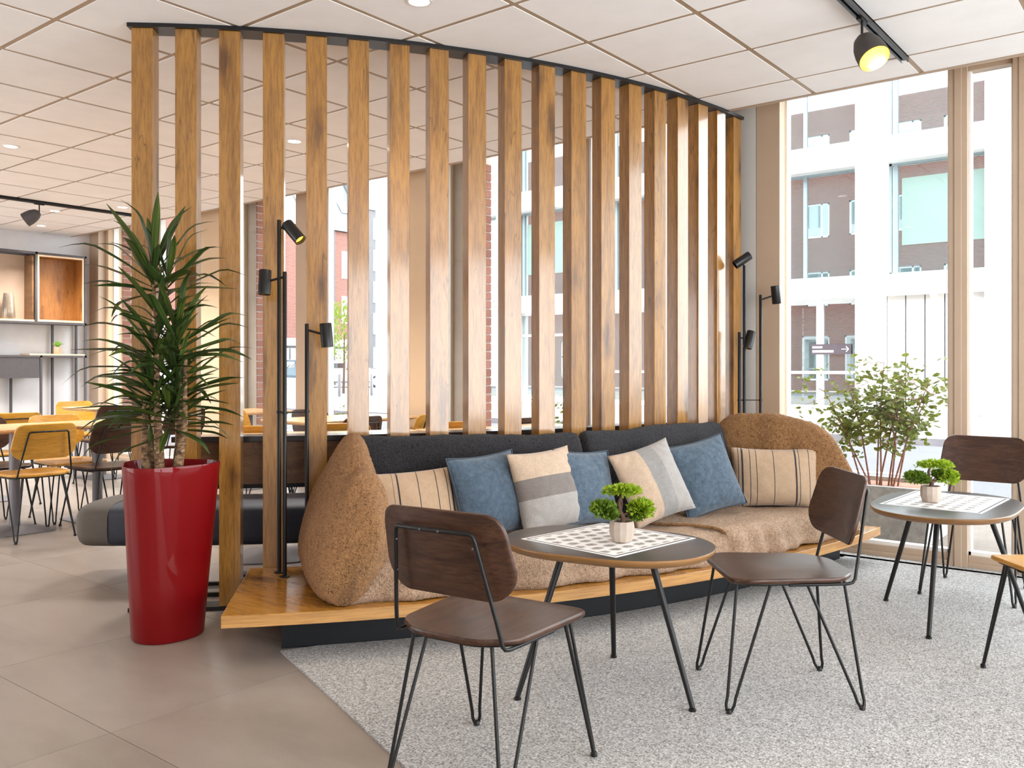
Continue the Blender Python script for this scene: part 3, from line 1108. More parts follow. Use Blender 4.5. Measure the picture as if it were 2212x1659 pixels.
# ================================================================== CHAIRS
def make_chair(name, seat_m, back_m, label, loc, rz, group):
    t = thing(name, label, 'chair', loc, rz, group)
    ol = rounded([(-.225, .215), (.225, .215), (.198, -.165), (.105, -.235), (-.105, -.235), (-.198, -.165)], [.085, .085, .10, .12, .12, .10], 8)
    dish = lambda x, y: .450 - .010 * math.exp(-((x / .15) ** 2 + ((y + .03) / .15) ** 2)) - .010 * max(0, (y - .12) / .1) ** 2
    shell(ol, dish, .017).build('seat', seat_m, t, smooth=40)
    # backrest
    ob = rounded([(-.196, .238), (.196, .238), (.216, .055), (.165, 0), (-.165, 0), (-.216, .055)], [.065, .065, .08, .09, .09, .08], 7)
    m = shell(ob, lambda x, y: 0, .012)
    m.v = [(x, -.225 - .25 * s + .85 * x * x - z, .545 + s - .25 * z) for x, s, z in m.v]
    m.build('backrest', back_m, t, smooth=40)
    # frame: ring below the seat and the bent upright behind the back
    ring = [(x * .90, y * .90 - .001, .427) for x, y in rounded([(-.225, .215), (.225, .215), (.198, -.165), (.105, -.235), (-.105, -.235), (-.198, -.165)], [.085, .085, .10, .12, .12, .10], 5)]
    MB().tube(ring, .0058, 8, True).build('seat_ring', M['black_metal'], t, smooth=60)
    yb = lambda x, s: -.225 - .25 * s + .85 * x * x - .0185
    half = [(.193, .02, .4235), (.186, -.12, .4235), (.181, -.185, .4235), (.179, -.203, .427), (.176, -.212, .438)]
    up = [(.176 - .045 * k / 6, -.214 + (yb(.131, .17) + .214) * (k / 6), .45 + .262 * k / 6) for k in range(1, 7)]
    tp = [(.127, yb(.127, .182), .727), (.117, yb(.117, .188), .733), (.06, yb(.06, .189), .734), (0, yb(0, .189), .734)]
    h = half + up + tp
    path = h + [(-x, y, z) for x, y, z in reversed(h[:-1])]
    MB().tube(path, .0058, 8).build('back_frame', M['black_metal'], t, smooth=60)
    sc = MB()
    for x, s in ((.125, .15), (-.125, .15), (.145, .06), (-.145, .06), (.03, .189), (-.03, .189)):
        sc.sphere((x, yb(x, s) - .006, .545 + s), .0035, 8, 4)
    sc.build('screws', M['graphite'], t, smooth=60)['kind'] = 'stuff'
    for sx in (1, -1):
        for A, B, F in (((sx * .196, .085), (sx * .150, .185), (sx * .213, .23)), ((sx * .182, -.045), (sx * .130, -.192), (sx * .193, -.23))):
            a, b, f = Vector((*A, .425)), Vector((*B, .425)), Vector((*F, .010))
            e = (a - b)
            e.z = 0
            e.normalize()
            da = (a - f).normalized()
            db = (b - f).normalized()
            pt = [a, f + da * .045 + e * .008, f + da * .02 + e * .011, f + e * .008, f, f - e * .008, f + db * .02 - e * .011, f + db * .045 - e * .008, b]
            lg = MB().tube(pt, .0054, 8)
            lg.lathe([(.010, -.0095), (.010, .002), (.006, .006)], 10, (f.x, f.y, f.z))
            lg.build('leg', M['black_metal'], t, smooth=60)
    return t
NEAR = 'chairs on the carpet'
ZC = .0075
ch_dark = make_chair('dining_chair', M['walnut'], M['walnut_back'], 'dark walnut chair seen from behind in front of the bench', (-1.634, 1.967, ZC), R_(5.8), NEAR)
dup(ch_dark, (-1.229, 3.081, ZC), R_(130), 'dark walnut chair side-on, right of the front round table', NEAR)
dup(ch_dark, (-.96, 5.06, ZC), R_(180), 'dark walnut chair behind the far round table by the window', NEAR)
ch_oak = make_chair('dining_chair', M['oak'], M['oak_back'], 'golden oak chair cut off by the picture edge beside the far round table', (-.385, 3.745, ZC), R_(37), NEAR)
FAR = 'chairs in the dining area'
for kind, x, y, rz, lab in (
    ('o', -6.38, 2.715, 90, 'golden oak chair with its back to us, nearest of the dining area'),
    ('d', -6.39, 3.235, 90, 'dark walnut chair right behind the red planter, beside the nearest oak chair'),
    ('o', -6.93, 3.23, -90, 'golden oak chair across the table from the dark chair by the planter'),
    ('d', -7.0, 2.70, -90, 'dark walnut chair cut by the left picture edge at the nearest table'),
    ('o', -8.02, 3.20, 90, 'golden oak chair with its back to us at the second table row'),
    ('o', -9.55, 4.62, -90, 'golden oak chair facing us at the table by the shelving'),
    ('d', -8.66, 4.40, 90, 'dark walnut chair with its back to us at the table by the shelving'),
    ('o', -5.05, 3.62, 43, 'golden oak chair right of the left lamp poles, seen through the slats'),
    ('o', -4.83, 4.12, 55, 'golden oak chair behind the left end of the black backrest'),
    ('o', -4.36, 4.72, 70, 'golden oak chair behind the middle of the black backrest'),
    ('d', -4.30, 5.29, 80, 'dark walnut chair low behind the slats near the middle'),
    ('o', -6.92, 4.93, 0, 'golden oak chair side-on before the brick reveal'),
    ('d', -6.10, 5.08, -90, 'dark walnut chair at the window end of the long table'),
    ('d', -5.36, 4.62, 90, 'dark walnut chair on the near side of the long table'),
    ('o', -5.22, 5.22, 95, 'golden oak chair against the beige pier'),
    ('d', -7.62, 4.50, 90, 'dark walnut chair left of the lamp poles, seen between slats'),
):
    dup(ch_dark if kind == 'd' else ch_oak, (x, y, 0), R_(rz), lab, FAR)

# ================================================================== LOUNGE TABLES
def pebble(sx=1.0, sy=1.0, n=96):
    key = [(0, .39), (20, .388), (42, .355), (65, .308), (90, .290), (115, .312), (140, .372), (160, .402), (180, .400)]
    m_ = len(key)
    samp = []
    for k in range(180):
        b = k + .5
        for (a0, r0), (a1, r1) in zip(key, key[1:]):
            if a0 <= b <= a1:
                samp.append((R_(b), r0 + (r1 - r0) * (b - a0) / (a1 - a0)))
                break
    co = [sum(r for a, r in samp) / 180] + [2 * sum(r * math.cos(q * a) for a, r in samp) / 180 for q in (1, 2, 3, 4)]
    out = []
    for k in range(n):
        a = 2 * math.pi * k / n
        r = sum(c * math.cos(q * a) for q, c in enumerate(co))
        out.append((r * math.cos(a) * sx, r * math.sin(a) * sy))
    return out
def lounge_table(label, loc, rz, feet, sx=1.0, sy=1.0):
    t = thing('side_table', label, 'table', loc, R_(rz), 'low pebble shaped tables')
    ol = pebble(sx, sy)
    top = MB()
    sc = lambda k: [(x * k, y * k) for x, y in ol]
    top.rings([[(x, y, .5190) for x, y in sc(.985)], [(x, y, .5245) for x, y in sc(.988)], [(x, y, .525) for x, y in sc(.984)]])
    top.build('tabletop', plain('charcoal_laminate', (.060, .055, .055), .30, 0, .05, 4) if 'lam' not in M else M['lam'], t, smooth=40)
    ed = MB()
    ed.rings([[(x, y, z) for x, y in sc(k)] for k, z in ((.80, .494), (.93, .4955), (.965, .500), (.992, .512), (1.0, .5185), (.999, .5225), (.992, .5248), (.9865, .5245))])
    ed.build('edge_band', M['oak_edge'], t, smooth=40)
    for fx, fy in feet:
        a = Vector((fx * .52, fy * .52, .495))
        b = Vector((fx, fy, .012))
        lg = MB().tube([a, b], [.0125, .0095], 12)
        lg.lathe([(.0125, -.0115), (.0125, -.004), (.007, 0)], 12, tuple(b))
        lg.build('leg', M['black_metal'], t, smooth=50)
    return t
M['lam'] = plain('charcoal_laminate', (.060, .055, .055), .30, 0, .05, 4)
def locals_(pts, c, rz):
    a = R_(-rz)
    return [((x - c[0]) * math.cos(a) - (y - c[1]) * math.sin(a), (x - c[0]) * math.sin(a) + (y - c[1]) * math.cos(a)) for x, y in pts]
TC1, TC2 = (-1.722, 2.742), (-.968, 4.462)
lounge_table('low pebble shaped table with oak edge in front of the cushions', (*TC1, ZC), 9, locals_([(-1.899, 2.428), (-1.874, 3.019), (-1.374, 2.713)], TC1, 9), .98, 1.0)
lounge_table('low pebble shaped table with oak edge by the window', (*TC2, ZC), -88, locals_([(-1.269, 4.585), (-.95, 4.063), (-.657, 4.60)], TC2, -88), 1.17, 1.04)

def mat_paper(name, hw, hh):
    m, nt, b, out = new_mat(name)
    v = coords(nt, (1, 1, 1), False)
    sep = N(nt, 'ShaderNodeSeparateXYZ')
    nt.links.new(v, sep.inputs[0])
    def math_(op, a, b_=None):
        n = N(nt, 'ShaderNodeMath', operation=op)
        for i, q in enumerate((a, b_)):
            if q is None:
                continue
            if isinstance(q, (int, float)):
                n.inputs[i].default_value = q
            else:
                nt.links.new(q, n.inputs[i])
        return n.outputs[0]
    ax = math_('ABSOLUTE', sep.outputs['X'])
    ay = math_('ABSOLUTE', sep.outputs['Y'])
    ex = math_('SUBTRACT', hw, ax)
    ey = math_('SUBTRACT', hh, ay)
    d = math_('MINIMUM', ex, ey)
    # border line
    line = ramp(nt, math_('MULTIPLY', d, 20.0), [(.0, (.84, .84, .85)), (.22, (.03, .025, .03)), (.38, (.84, .84, .85))], 'CONSTANT')
    # a grid of small printed motifs
    px, py = .066, .056
    row = math_('FLOOR', math_('DIVIDE', sep.outputs['Y'], py))
    off = math_('MULTIPLY', math_('MODULO', math_('ABSOLUTE', row), 2.0), px * .5)
    cx = math_('SUBTRACT', math_('FLOORED_MODULO', math_('ADD', sep.outputs['X'], off), px), px / 2)
    cy = math_('SUBTRACT', math_('FLOORED_MODULO', sep.outputs['Y'], py), py / 2)
    rr = math_('SQRT', math_('ADD', math_('POWER', math_('DIVIDE', cx, .031), 2.0), math_('POWER', math_('DIVIDE', cy, .023), 2.0)))
    n = noise_n(nt, v, 90, 4, .7)
    blob = math_('ADD', rr, math_('MULTIPLY', math_('SUBTRACT', n, .5), 1.6))
    tone = ramp(nt, noise_n(nt, v, 26, 2), [(.35, (.10, .085, .075)), (.5, (.22, .17, .13)), (.65, (.13, .14, .17))])
    mask = ramp(nt, blob, [(.62, (1, 1, 1)), (.95, (0, 0, 0))])
    inner = ramp(nt, math_('MULTIPLY', d, 20.0), [(0, (0, 0, 0)), (.62, (1, 1, 1))], 'CONSTANT')
    fac = mix(nt, 1.0, mask, inner, 'MULTIPLY')
    fac = mix(nt, 1.0, fac, ramp(nt, n, [(.35, (.55, .55, .55)), (.6, (1, 1, 1))]), 'MULTIPLY')
    c = mix(nt, fac, line, tone)
    nt.links.new(c, b.inputs['Base Color'])
    b.inputs['Roughness'].default_value = .5
    return m
def placemat(label, loc, rz, hw, hh):
    o = MB().box(-hw, hw, -hh, hh, 0, .0012).build('placemat', mat_paper('printed_paper', hw, hh), None, smooth=0, loc=loc, rot=(0, 0, R_(rz)))
    return tag(o, label, 'placemat', 'printed placemats')
ZT = .525 + ZC
placemat('white printed paper placemat on the front table', (-1.748, 2.780, ZT + .0004), 83, .235, .222)
placemat('white printed paper placemat on the far table', (-.985, 4.535, ZT + .0004), 88, .281, .214)

# bonsai
def leaf_cloud(m, c, rx, ry, rz_, n, size, seed, flat=.4):
    rnd = random.Random(seed)
    for _ in range(n):
        while True:
            p = Vector((rnd.uniform(-1, 1), rnd.uniform(-1, 1), rnd.uniform(-1, 1)))
            if .35 < p.length <= 1:
                break
        q = Vector((c[0] + p.x * rx, c[1] + p.y * ry, c[2] + p.z * rz_))
        d = Vector((p.x * rx, p.y * ry, p.z * rz_ + flat * rz_)).normalized() + Vector((rnd.uniform(-.6, .6), rnd.uniform(-.6, .6), rnd.uniform(-.3, .8)))
        d.normalize()
        s = d.cross(Vector((rnd.uniform(-1, 1), rnd.uniform(-1, 1), rnd.uniform(-1, 1))))
        if s.length < 1e-3:
            continue
        s.normalize()
        L = size * rnd.uniform(.7, 1.3)
        w = L * .24
        m.add([q, q + d * L * .5 + s * w, q + d * L, q + d * L * .5 - s * w], [(0, 1, 2, 3)])
def bonsai(label, loc, rz, top, pads, seed):
    t = thing('bonsai', label, 'plant', loc, R_(rz), 'small bonsai in stoneware pots')
    rg = []
    nf = 12
    for z, r in ((0, .033), (.004, .037), (.03, .045), (.055, .0455), (.076, .043)):
        rg.append([(r * (1.0 if k % 2 else .955) * math.cos(math.pi * k / nf + .35 * z * 10 * 0), r * (1.0 if k % 2 else .955) * math.sin(math.pi * k / nf), z) for k in range(2 * nf)])
    rg.append([(x * .86, y * .86, .075) for x, y, z in rg[-1]])
    rg.append([(x * .84, y * .84, .066) for x, y, z in rg[-2]])
    MB().rings(rg).build('pot', M['pot_stone'], t, smooth=20)
    MB().lathe([(.037, .060), (.036, .068), (.001, .070)], 20).build('soil', M['soil'], t, smooth=40)
    MB().tube([(0, 0, .06), (.006, 0, .085), (-.006, 0, .11), (-.010, 0, .14), (-.002, 0, .165), (.002, 0, top - .02)], [.013, .009, .007, .006, .005, .003], 10).build('trunk', M['bark'], t, smooth=60)
    br = MB()
    for c, r in pads:
        br.tube([(-.004, 0, .095), (c[0] * .5, c[1] * .5, .10 + (c[2] - .10) * .35), (c[0] * .9, c[1] * .9, c[2] - .006)], [.004, .003, .0015], 6)
    br.build('branch', M['bark'], t, smooth=60)
    for i, (c, r) in enumerate(pads):
        m = MB()
        leaf_cloud(m, c, r[0], r[1], r[2], 620, .0165, seed + i, .6)
        leaf_cloud(m, (c[0], c[1], c[2] - r[2] * .6), r[0] * 1.15, r[1] * 1.1, r[2] * .7, 160, .014, seed + i + 130, -.4)
        leaf_cloud(m, (c[0] + r[0] * .35, c[1], c[2] + r[2] * .3), r[0] * .6, r[1] * .7, r[2] * .6, 260, .0125, seed + i + 50)
        leaf_cloud(m, (c[0] - r[0] * .4, c[1] + r[1] * .2, c[2] - r[2] * .1), r[0] * .55, r[1] * .8, r[2] * .8, 200, .012, seed + i + 90)
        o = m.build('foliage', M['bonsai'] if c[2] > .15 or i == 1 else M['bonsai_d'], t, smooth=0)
        o['kind'] = 'stuff'
    return t
LX = 38.4   # bonsai spread across the view of the seated guests
bonsai('small bonsai in a stoneware pot on the front table', (-1.679, 2.760, ZT + .0018), LX, .195,
       [((0.0, 0, .186), (.062, .045, .014)), ((.070, 0, .122), (.042, .036, .026)), ((-.068, 0, .122), (.042, .034, .022)), ((.055, .0, .100), (.022, .02, .014)), ((-.045, .0, .100), (.025, .02, .012))], 10)
bonsai('small bonsai in a stoneware pot on the far table', (-1.035, 4.462, ZT + .0018), LX, .190,
       [((.020, 0, .176), (.078, .045, .015)), ((.080, 0, .118), (.048, .04, .027)), ((-.070, 0, .118), (.045, .035, .020)), ((.045, .0, .132), (.03, .02, .012)), ((-.035, .0, .105), (.022, .02, .010))], 30)

# ================================================================== RED PLANTER WITH DRACAENA
pl = thing('potted_dracaena', 'tall glossy red planter with a leafy dracaena left of the slats', 'plant', (-3.575, 2.085, 0))
def tri(r, n=60, amp=.13, a0=0):
    return [((r * (1 + amp * math.cos(3 * (2 * math.pi * k / n)) * 1.0)) * math.cos(2 * math.pi * k / n + a0), (r * (1 + amp * math.cos(3 * (2 * math.pi * k / n)))) * math.sin(2 * math.pi * k / n + a0)) for k in range(n)]
A0 = R_(38.4 + 22)
rg = []
for z, r in ((.001, .143), (.01, .150), (.25, .166), (.5, .184), (.70, .197), (.742, .200), (.748, .199), (.748, .192), (.735, .190), (.60, .182)):
    rg.append([(x, y, z) for x, y in tri(r, 60, .045 + .075 * z / .75, A0)])
MB().rings(rg).build('pot', M['red'], pl, smooth=50)
MB().rings([[(x, y, .64) for x, y in tri(.183, 60, .115, A0)], [(x, y, .655) for x, y in tri(.176, 60, .115, A0)]]).build('soil', M['soil'], pl, smooth=0)
def camx(dx, dy=0):
    return Vector((cR.x * dx - cR.y * dy, cR.y * dx + cR.x * dy, 0))
cane_tops = []
for dx, dy, h, lx in ((-.068, -.02, 1.0, -.02), (-.005, -.045, 1.40, -.02), (.035, .01, 1.10, .02), (.045, -.03, 1.20, .05), (-.03, .03, .95, -.06)):
    b = camx(dx, dy) + Vector((0, 0, .62))
    tpt = camx(dx + lx, dy) + Vector((0, 0, h))
    mid = (b + tpt) / 2 + camx(lx * .4)
    MB().tube([b, b.lerp(mid, .5), mid, mid.lerp(tpt, .5), tpt], [.0215, .0205, .014, .010, .008], 14).build('cane', M['cane'], pl, smooth=60)
    cane_tops.append(tpt)
# leaf shapes
def leaf_mesh(L, w, droop, tipd, mat):
    m = MB()
    n = 10
    for k in range(n + 1):
        t = k / n
        wd = w * max(0, .30 + .70 * math.sin(math.pi / 2 * min(1, t / .55)) ** 1.3) * (1 if t < .62 else max(0, 1 - ((t - .62) / .38) ** 1.9))
        wd = max(wd, .0012)
        ang = droop * t ** 1.5 + tipd * max(0, t - .75) * 4
        x = L * t * math.cos(ang * .55)
        z = -L * t * math.sin(ang * .55)
        m.v += [(x, -wd, z + wd * .45), (x, 0, z), (x, wd, z + wd * .45)]
    for k in range(n):
        for i in range(2):
            a = k * 3 + i
            m.f.append((a, a + 1, a + 4, a + 3))
    return m.mesh('leaf', mat, 180)
leafs = []
for i in range(10):
    leafs.append(leaf_mesh(random.uniform(.31, .43), random.uniform(.0165, .022), random.uniform(-.05, .32), random.uniform(-.15, .40), M['leaf'] if i < 7 else M['leaf_y']))
def rosette(at, n, spread, lo, hi, scale=1.0, seed=0):
    rnd = random.Random(seed)
    for k in range(n):
        t = (k + .5) / n
        yaw = k * 2.39996 + rnd.uniform(-.3, .3)
        pitch = R_(lo + (hi - lo) * (1 - t) ** .9 + rnd.uniform(-8, 8))
        me = rnd.choice(leafs)
        s = scale * rnd.uniform(.8, 1.08) * (.72 + .28 * t)
        mt = Matrix.Translation(Vector(at) + Vector((0, 0, spread * (.5 - t)))) @ Matrix.Rotation(yaw, 4, 'Z') @ Matrix.Rotation(-pitch, 4, 'Y') @ Matrix.Rotation(rnd.uniform(-.5, .5), 4, 'X') @ Matrix.Scale(s, 4)
        link_mesh('leaf', me, pl, mat4=mt)
rosette(camx(-.055, 0) + Vector((0, 0, 1.545)), 26, .12, -4, 82, 1.05, 1)
rosette(camx(.000, .01) + Vector((0, 0, 1.52)), 14, .10, 4, 82, .95, 2)
rosette(camx(.055, -.02) + Vector((0, 0, 1.255)), 24, .12, -2, 70, .98, 3)
rosette(camx(-.045, -.01) + Vector((0, 0, 1.20)), 24, .13, -4, 66, 1.02, 4)
rosette(camx(.045, .01) + Vector((0, 0, 1.06)), 26, .14, -6, 66, 1.0, 5)
rosette(camx(-.055, .0) + Vector((0, 0, 1.02)), 26, .13, -8, 64, 1.0, 6)
rosette(camx(-.06, -.03) + Vector((0, 0, .95)), 16, .10, -16, 50, .8, 12)
rosette(camx(.05, -.04) + Vector((0, 0, .93)), 16, .10, -16, 50, .85, 13)
rosette(camx(.02, -.02) + Vector((0, 0, .95)), 20, .12, -14, 55, .92, 7)
rosette(camx(-.02, -.04) + Vector((0, 0, 1.36)), 14, .12, -4, 60, .85, 8)
rosette(camx(.0, .03) + Vector((0, 0, 1.14)), 16, .14, -4, 62, .9, 9)
MB().tube([camx(-.025, -.045) + Vector((0, 0, 1.38)), camx(-.05, -.01) + Vector((0, 0, 1.46)), camx(-.055, 0) + Vector((0, 0, 1.56))], [.010, .009, .006], 10).build('cane', M['cane'], pl, smooth=60)
MB().tube([camx(-.025, -.045) + Vector((0, 0, 1.38)), camx(-.01, 0) + Vector((0, 0, 1.46)), camx(0, .01) + Vector((0, 0, 1.54))], [.010, .008, .006], 10).build('cane', M['cane'], pl, smooth=60)

# ================================================================== DINING BOOTH BEHIND THE SLATS
booth = thing('booth_bench', 'curved dining booth with navy seat and dark oak back', 'bench', (CC[0], CC[1], 0))
MB().arcbox((0, 0), 4.375, 4.405, R_(-47.6), R_(-3.2), .575, .79, 60).build('back_panel', M['panel'], booth, smooth=25)
MB().arcbox((0, 0), 4.27, 4.43, R_(-47.9), R_(-3.0), .79, .818, 60).build('cap_shelf', plain('black_laminate_cap', (.035, .035, .038), .22), booth, smooth=25, bevel=.003)
MB().arcbox((0, 0), 4.37, 4.41, R_(-47.6), R_(-3.2), .555, .575, 60).build('lower_rail', M['black_metal'], booth, smooth=25)
rg = []
n = 90
for k in range(n + 1):
    t = k / n
    a = R_(-57.0 + 53.5 * t)
    e = max(1e-3, 1 - abs(2 * t - 1) ** 46) ** .5
    rg.append([((3.86 + x * .26 * (.55 + .45 * e)) * math.cos(a), (3.86 + x * .26 * (.55 + .45 * e)) * math.sin(a), .312 + z * .118 * (.6 + .4 * e)) for x, z in superloop(1, 1, 40, 4.5)])
MB().rings(rg).build('seat_cushion', M['navy'], booth, smooth=60)
# taupe end cap of the seat
rg = []
for k in range(10):
    t = k / 9
    a = R_(-57.15 + 3.2 * t)
    e = min(1, .62 + .40 * math.sin(math.pi / 2 * min(1, t * 2.2)))
    rg.append([((3.86 + x * .264 * e) * math.cos(a), (3.86 + x * .264 * e) * math.sin(a), .312 + z * .121 * e) for x, z in superloop(1, 1, 40, 4.0)])
MB().rings(rg).build('seat_end', M['taupe'], booth, smooth=60)
for a in (-45.0, -35.5, -26, -16.5, -7):
    p = Vector((3.9 * math.cos(R_(a)), 3.9 * math.sin(R_(a)), 0))
    MB().lathe([(.06, .001), (.06, .012), (.026, .016), (.026, .2)], 18, tuple(p)).build('leg', M['black_metal'], booth, smooth=40)
    q = Vector((4.36 * math.cos(R_(a + 4)), 4.36 * math.sin(R_(a + 4)), 0))
    if a > -50:
        MB().box(-.012, .012, -.02, .02, .0005, .575).build('back_post', M['black_metal'], booth, smooth=0, loc=tuple(q), rot=(0, 0, R_(a + 4)))
MB().arcbox((0, 0), 4.33, 4.352, R_(-47.5), R_(-4), .001, .02, 50).build('floor_rail', M['black_metal'], booth, smooth=25)
MB().arcbox((0, 0), 4.10, 4.122, R_(-47.5), R_(-4), .001, .02, 50).build('floor_rail', M['black_metal'], booth, smooth=25)

# ------------------------------------------------------------------ dining tables
def dining_table(label, x, y, rz, sx=.68, sy=.585, proto=[None]):
    if proto[0] is None:
        t = thing('dining_table', label, 'table', (x, y, 0), R_(rz), 'pale oak dining tables')
        ol = rounded([(-sx / 2, -sy / 2), (sx / 2, -sy / 2), (sx / 2, sy / 2), (-sx / 2, sy / 2)], .07, 5)
        m = MB()
        sc = lambda k: [(px * k, py * k) for px, py in ol]
        m.rings([[(a, b, .712) for a, b in sc(.93)], [(a, b, .725) for a, b in sc(.995)], [(a, b, .738) for a, b in sc(1)], [(a, b, .740) for a, b in sc(.994)]])
        m.build('tabletop', M['oak_top'], t, smooth=30)
        MB().lathe([(.036, .03), (.036, .712)], 20).build('pedestal', M['grey_metal'], t, smooth=40)
        b = MB()
        o8 = rounded([(-.25, -.2), (.25, -.2), (.25, .2), (-.25, .2)], .09, 3)
        b.rings([[(a, c, .001) for a, c in o8], [(a, c, .007) for a, c in o8], [(a * .16, c * .2, .034) for a, c in o8]])
        b.build('base_plate', M['grey_metal'], t, smooth=25)
        proto[0] = t
        return t
    return dup(proto[0], (x, y, 0), R_(rz), label)
dining_table('pale oak dining table nearest the left picture edge', -6.70, 2.74, 0)
dining_table('pale oak dining table behind the red planter', -6.70, 3.338, 0)
dining_table('pale oak dining table in the second row by the left edge', -8.42, 3.20, 0)
dining_table('pale oak dining table by the shelving', -9.16, 4.62, 0)
dining_table('pale oak dining table seen right of the left lamp poles', -5.72, 4.62, 0)
dining_table('pale oak dining table before the window behind the lamps', -5.72, 5.22, 0)
dining_table('pale oak dining table before the brick reveal', -7.36, 5.16, 0)
for k, a in enumerate((-43, -32, -21, -10)):
    p = pol(3.38, a)
    dining_table('pale oak dining table along the booth, ' + ('left end', 'second from the left', 'second from the right', 'right end')[k], p.x, p.y, a)

# ================================================================== SHELVING ON THE LEFT WALL
sh = thing('shelving', 'graphite metal shelving with oak boxes on the grey wall', 'shelf', (-10.98, 4.27, 0))
F, Bk = .0, -.24          # front frame is at x=+.0 (towards the room), back near the wall
def bar(m, x0, x1, y0, y1, z0, z1):
    m.box(x0, x1, y0, y1, z0, z1)
w = .024
posts = MB()
def part(name, mat, *boxes):
    m = MB()
    for b in boxes:
        m.box(*b)
    return m.build(name, mat, sh, smooth=0)
Y0, Y1, Y2, Y3 = 0.0, .465, 1.03, .80
part('post', M['graphite'], (F, F + w, Y0, Y0 + w, 0, 2.78))
part('post', M['graphite'], (F, F + w, Y2, Y2 + w, 0, 2.53))
part('post', M['graphite'], (Bk, Bk + w, Y0, Y0 + w, 0, 2.78))
part('post', M['graphite'], (Bk, Bk + w, Y2, Y2 + w, 0, 2.53))
part('post', M['graphite'], (F, F + w, .50, .50 + w, 0, 1.30))
part('post', M['graphite'], (Bk, Bk + w, .74, .74 + w, 0, 1.72))
part('post', M['graphite'], (Bk, Bk + w, .26, .26 + w, 0, 1.12))
part('post', M['graphite'], (F, F + w, Y1 - .02, Y1 + .005, 1.70, 2.53))
part('rail', M['graphite'], (F, F + w, Y0, Y2 + w, 2.505, 2.53))
part('rail', M['graphite'], (Bk, Bk + w, Y0, Y2 + w, 2.505, 2.53))
part('rail', M['graphite'], (Bk, F, Y1 - .02, Y1 + .004, 2.505, 2.53))
part('rail', M['graphite'], (Bk, F, Y2, Y2 + w, 2.505, 2.53))
part('shelf_board', M['graphite'], (Bk, F + w, Y0, Y2 + w, 1.675, 1.70))
part('shelf_board', M['graphite'], (Bk, F + w, Y0, Y2 + w, 1.275, 1.30))
part('shelf_top', M['shelf_edge'], (Bk, F, Y0 + w, Y1 - .02, 1.70, 1.722))
part('shelf_top', M['shelf_edge'], (Bk, F + w, .38, Y2, 1.30, 1.318))
part('back_board', plain('tan_back_board', (.40, .29, .21), .6), (Bk + .01, Bk + .02, Y0 + w, Y1 - .03, 1.722, 2.50))
part('drawer', M['graphite'], (Bk + .03, F + .018, Y0 + w, .49, 1.03, 1.272))
part('box_back', M['shelf_wood'], (Bk + .02, Bk + .035, Y1 + .01, Y2 - .005, 1.71, 2.50))
part('box_side', M['shelf_wood'], (Bk + .02, F + .012, Y1 + .006, Y1 + .026, 1.705, 2.50))
part('box_side', M['shelf_wood'], (Bk + .02, F + .012, Y2 - .026, Y2 - .006, 1.705, 2.50))
part('box_top', M['shelf_wood'], (Bk + .02, F + .012, Y1 + .026, Y2 - .026, 2.482, 2.502))
part('box_bottom', M['shelf_wood'], (Bk + .02, F + .012, Y1 + .026, Y2 - .026, 1.703, 1.725))
part('box_lip', M['shelf_edge'], (F + .012, F + .016, Y1 + .006, Y2 - .006, 2.480, 2.502), (F + .012, F + .016, Y1 + .006, Y2 - .006, 1.703, 1.727),
     (F + .012, F + .016, Y1 + .006, Y1 + .027, 1.727, 2.48), (F + .012, F + .016, Y2 - .027, Y2 - .006, 1.727, 2.48))
part('divider_panel', M['panel'], (Bk + .02, F - .01, Y1 - .045, Y1 - .024, 1.722, 2.49))
vs = MB().lathe([(.07, 0), (.075, .01), (.066, .16), (.052, .30), (.046, .305), (.045, .29)], 28, (-11.06, 4.455, 1.7225)).build('vase', plain('bronze_glass', (.30, .24, .18), .2, .4, .3, 9, coat=.6), None, smooth=40)
tag(vs, 'bronze glass vase on the upper shelf', 'vase')
sp = thing('potted_succulent', 'small green succulent in a tan pot on the middle shelf', 'plant', (-11.02, 5.0, 1.3185))
MB().lathe([(.042, 0), (.045, .004), (.045, .085), (.040, .085), (.039, .075)], 20).build('pot', M['card'], sp, smooth=40)
lm = leaf_mesh(.10, .016, .3, 0, plain('succulent_green', (.28, .52, .08), .4))
for k in range(16):
    link_mesh('leaf', lm, sp, mat4=Matrix.Translation((0, 0, .075)) @ Matrix.Rotation(k * 2.4, 4, 'Z') @ Matrix.Rotation(-R_(35 + 50 * k / 16), 4, 'Y') @ Matrix.Scale(.9, 4))
wb_ = MB().box(-10.30, -10.27, 3.66, 3.98, .05, .86).build('partition_board', M['shelf_edge'], None, smooth=0, bevel=.004)
tag(wb_, 'pale wood upright board at the left picture edge', 'board')
wb_.location.z = -.05

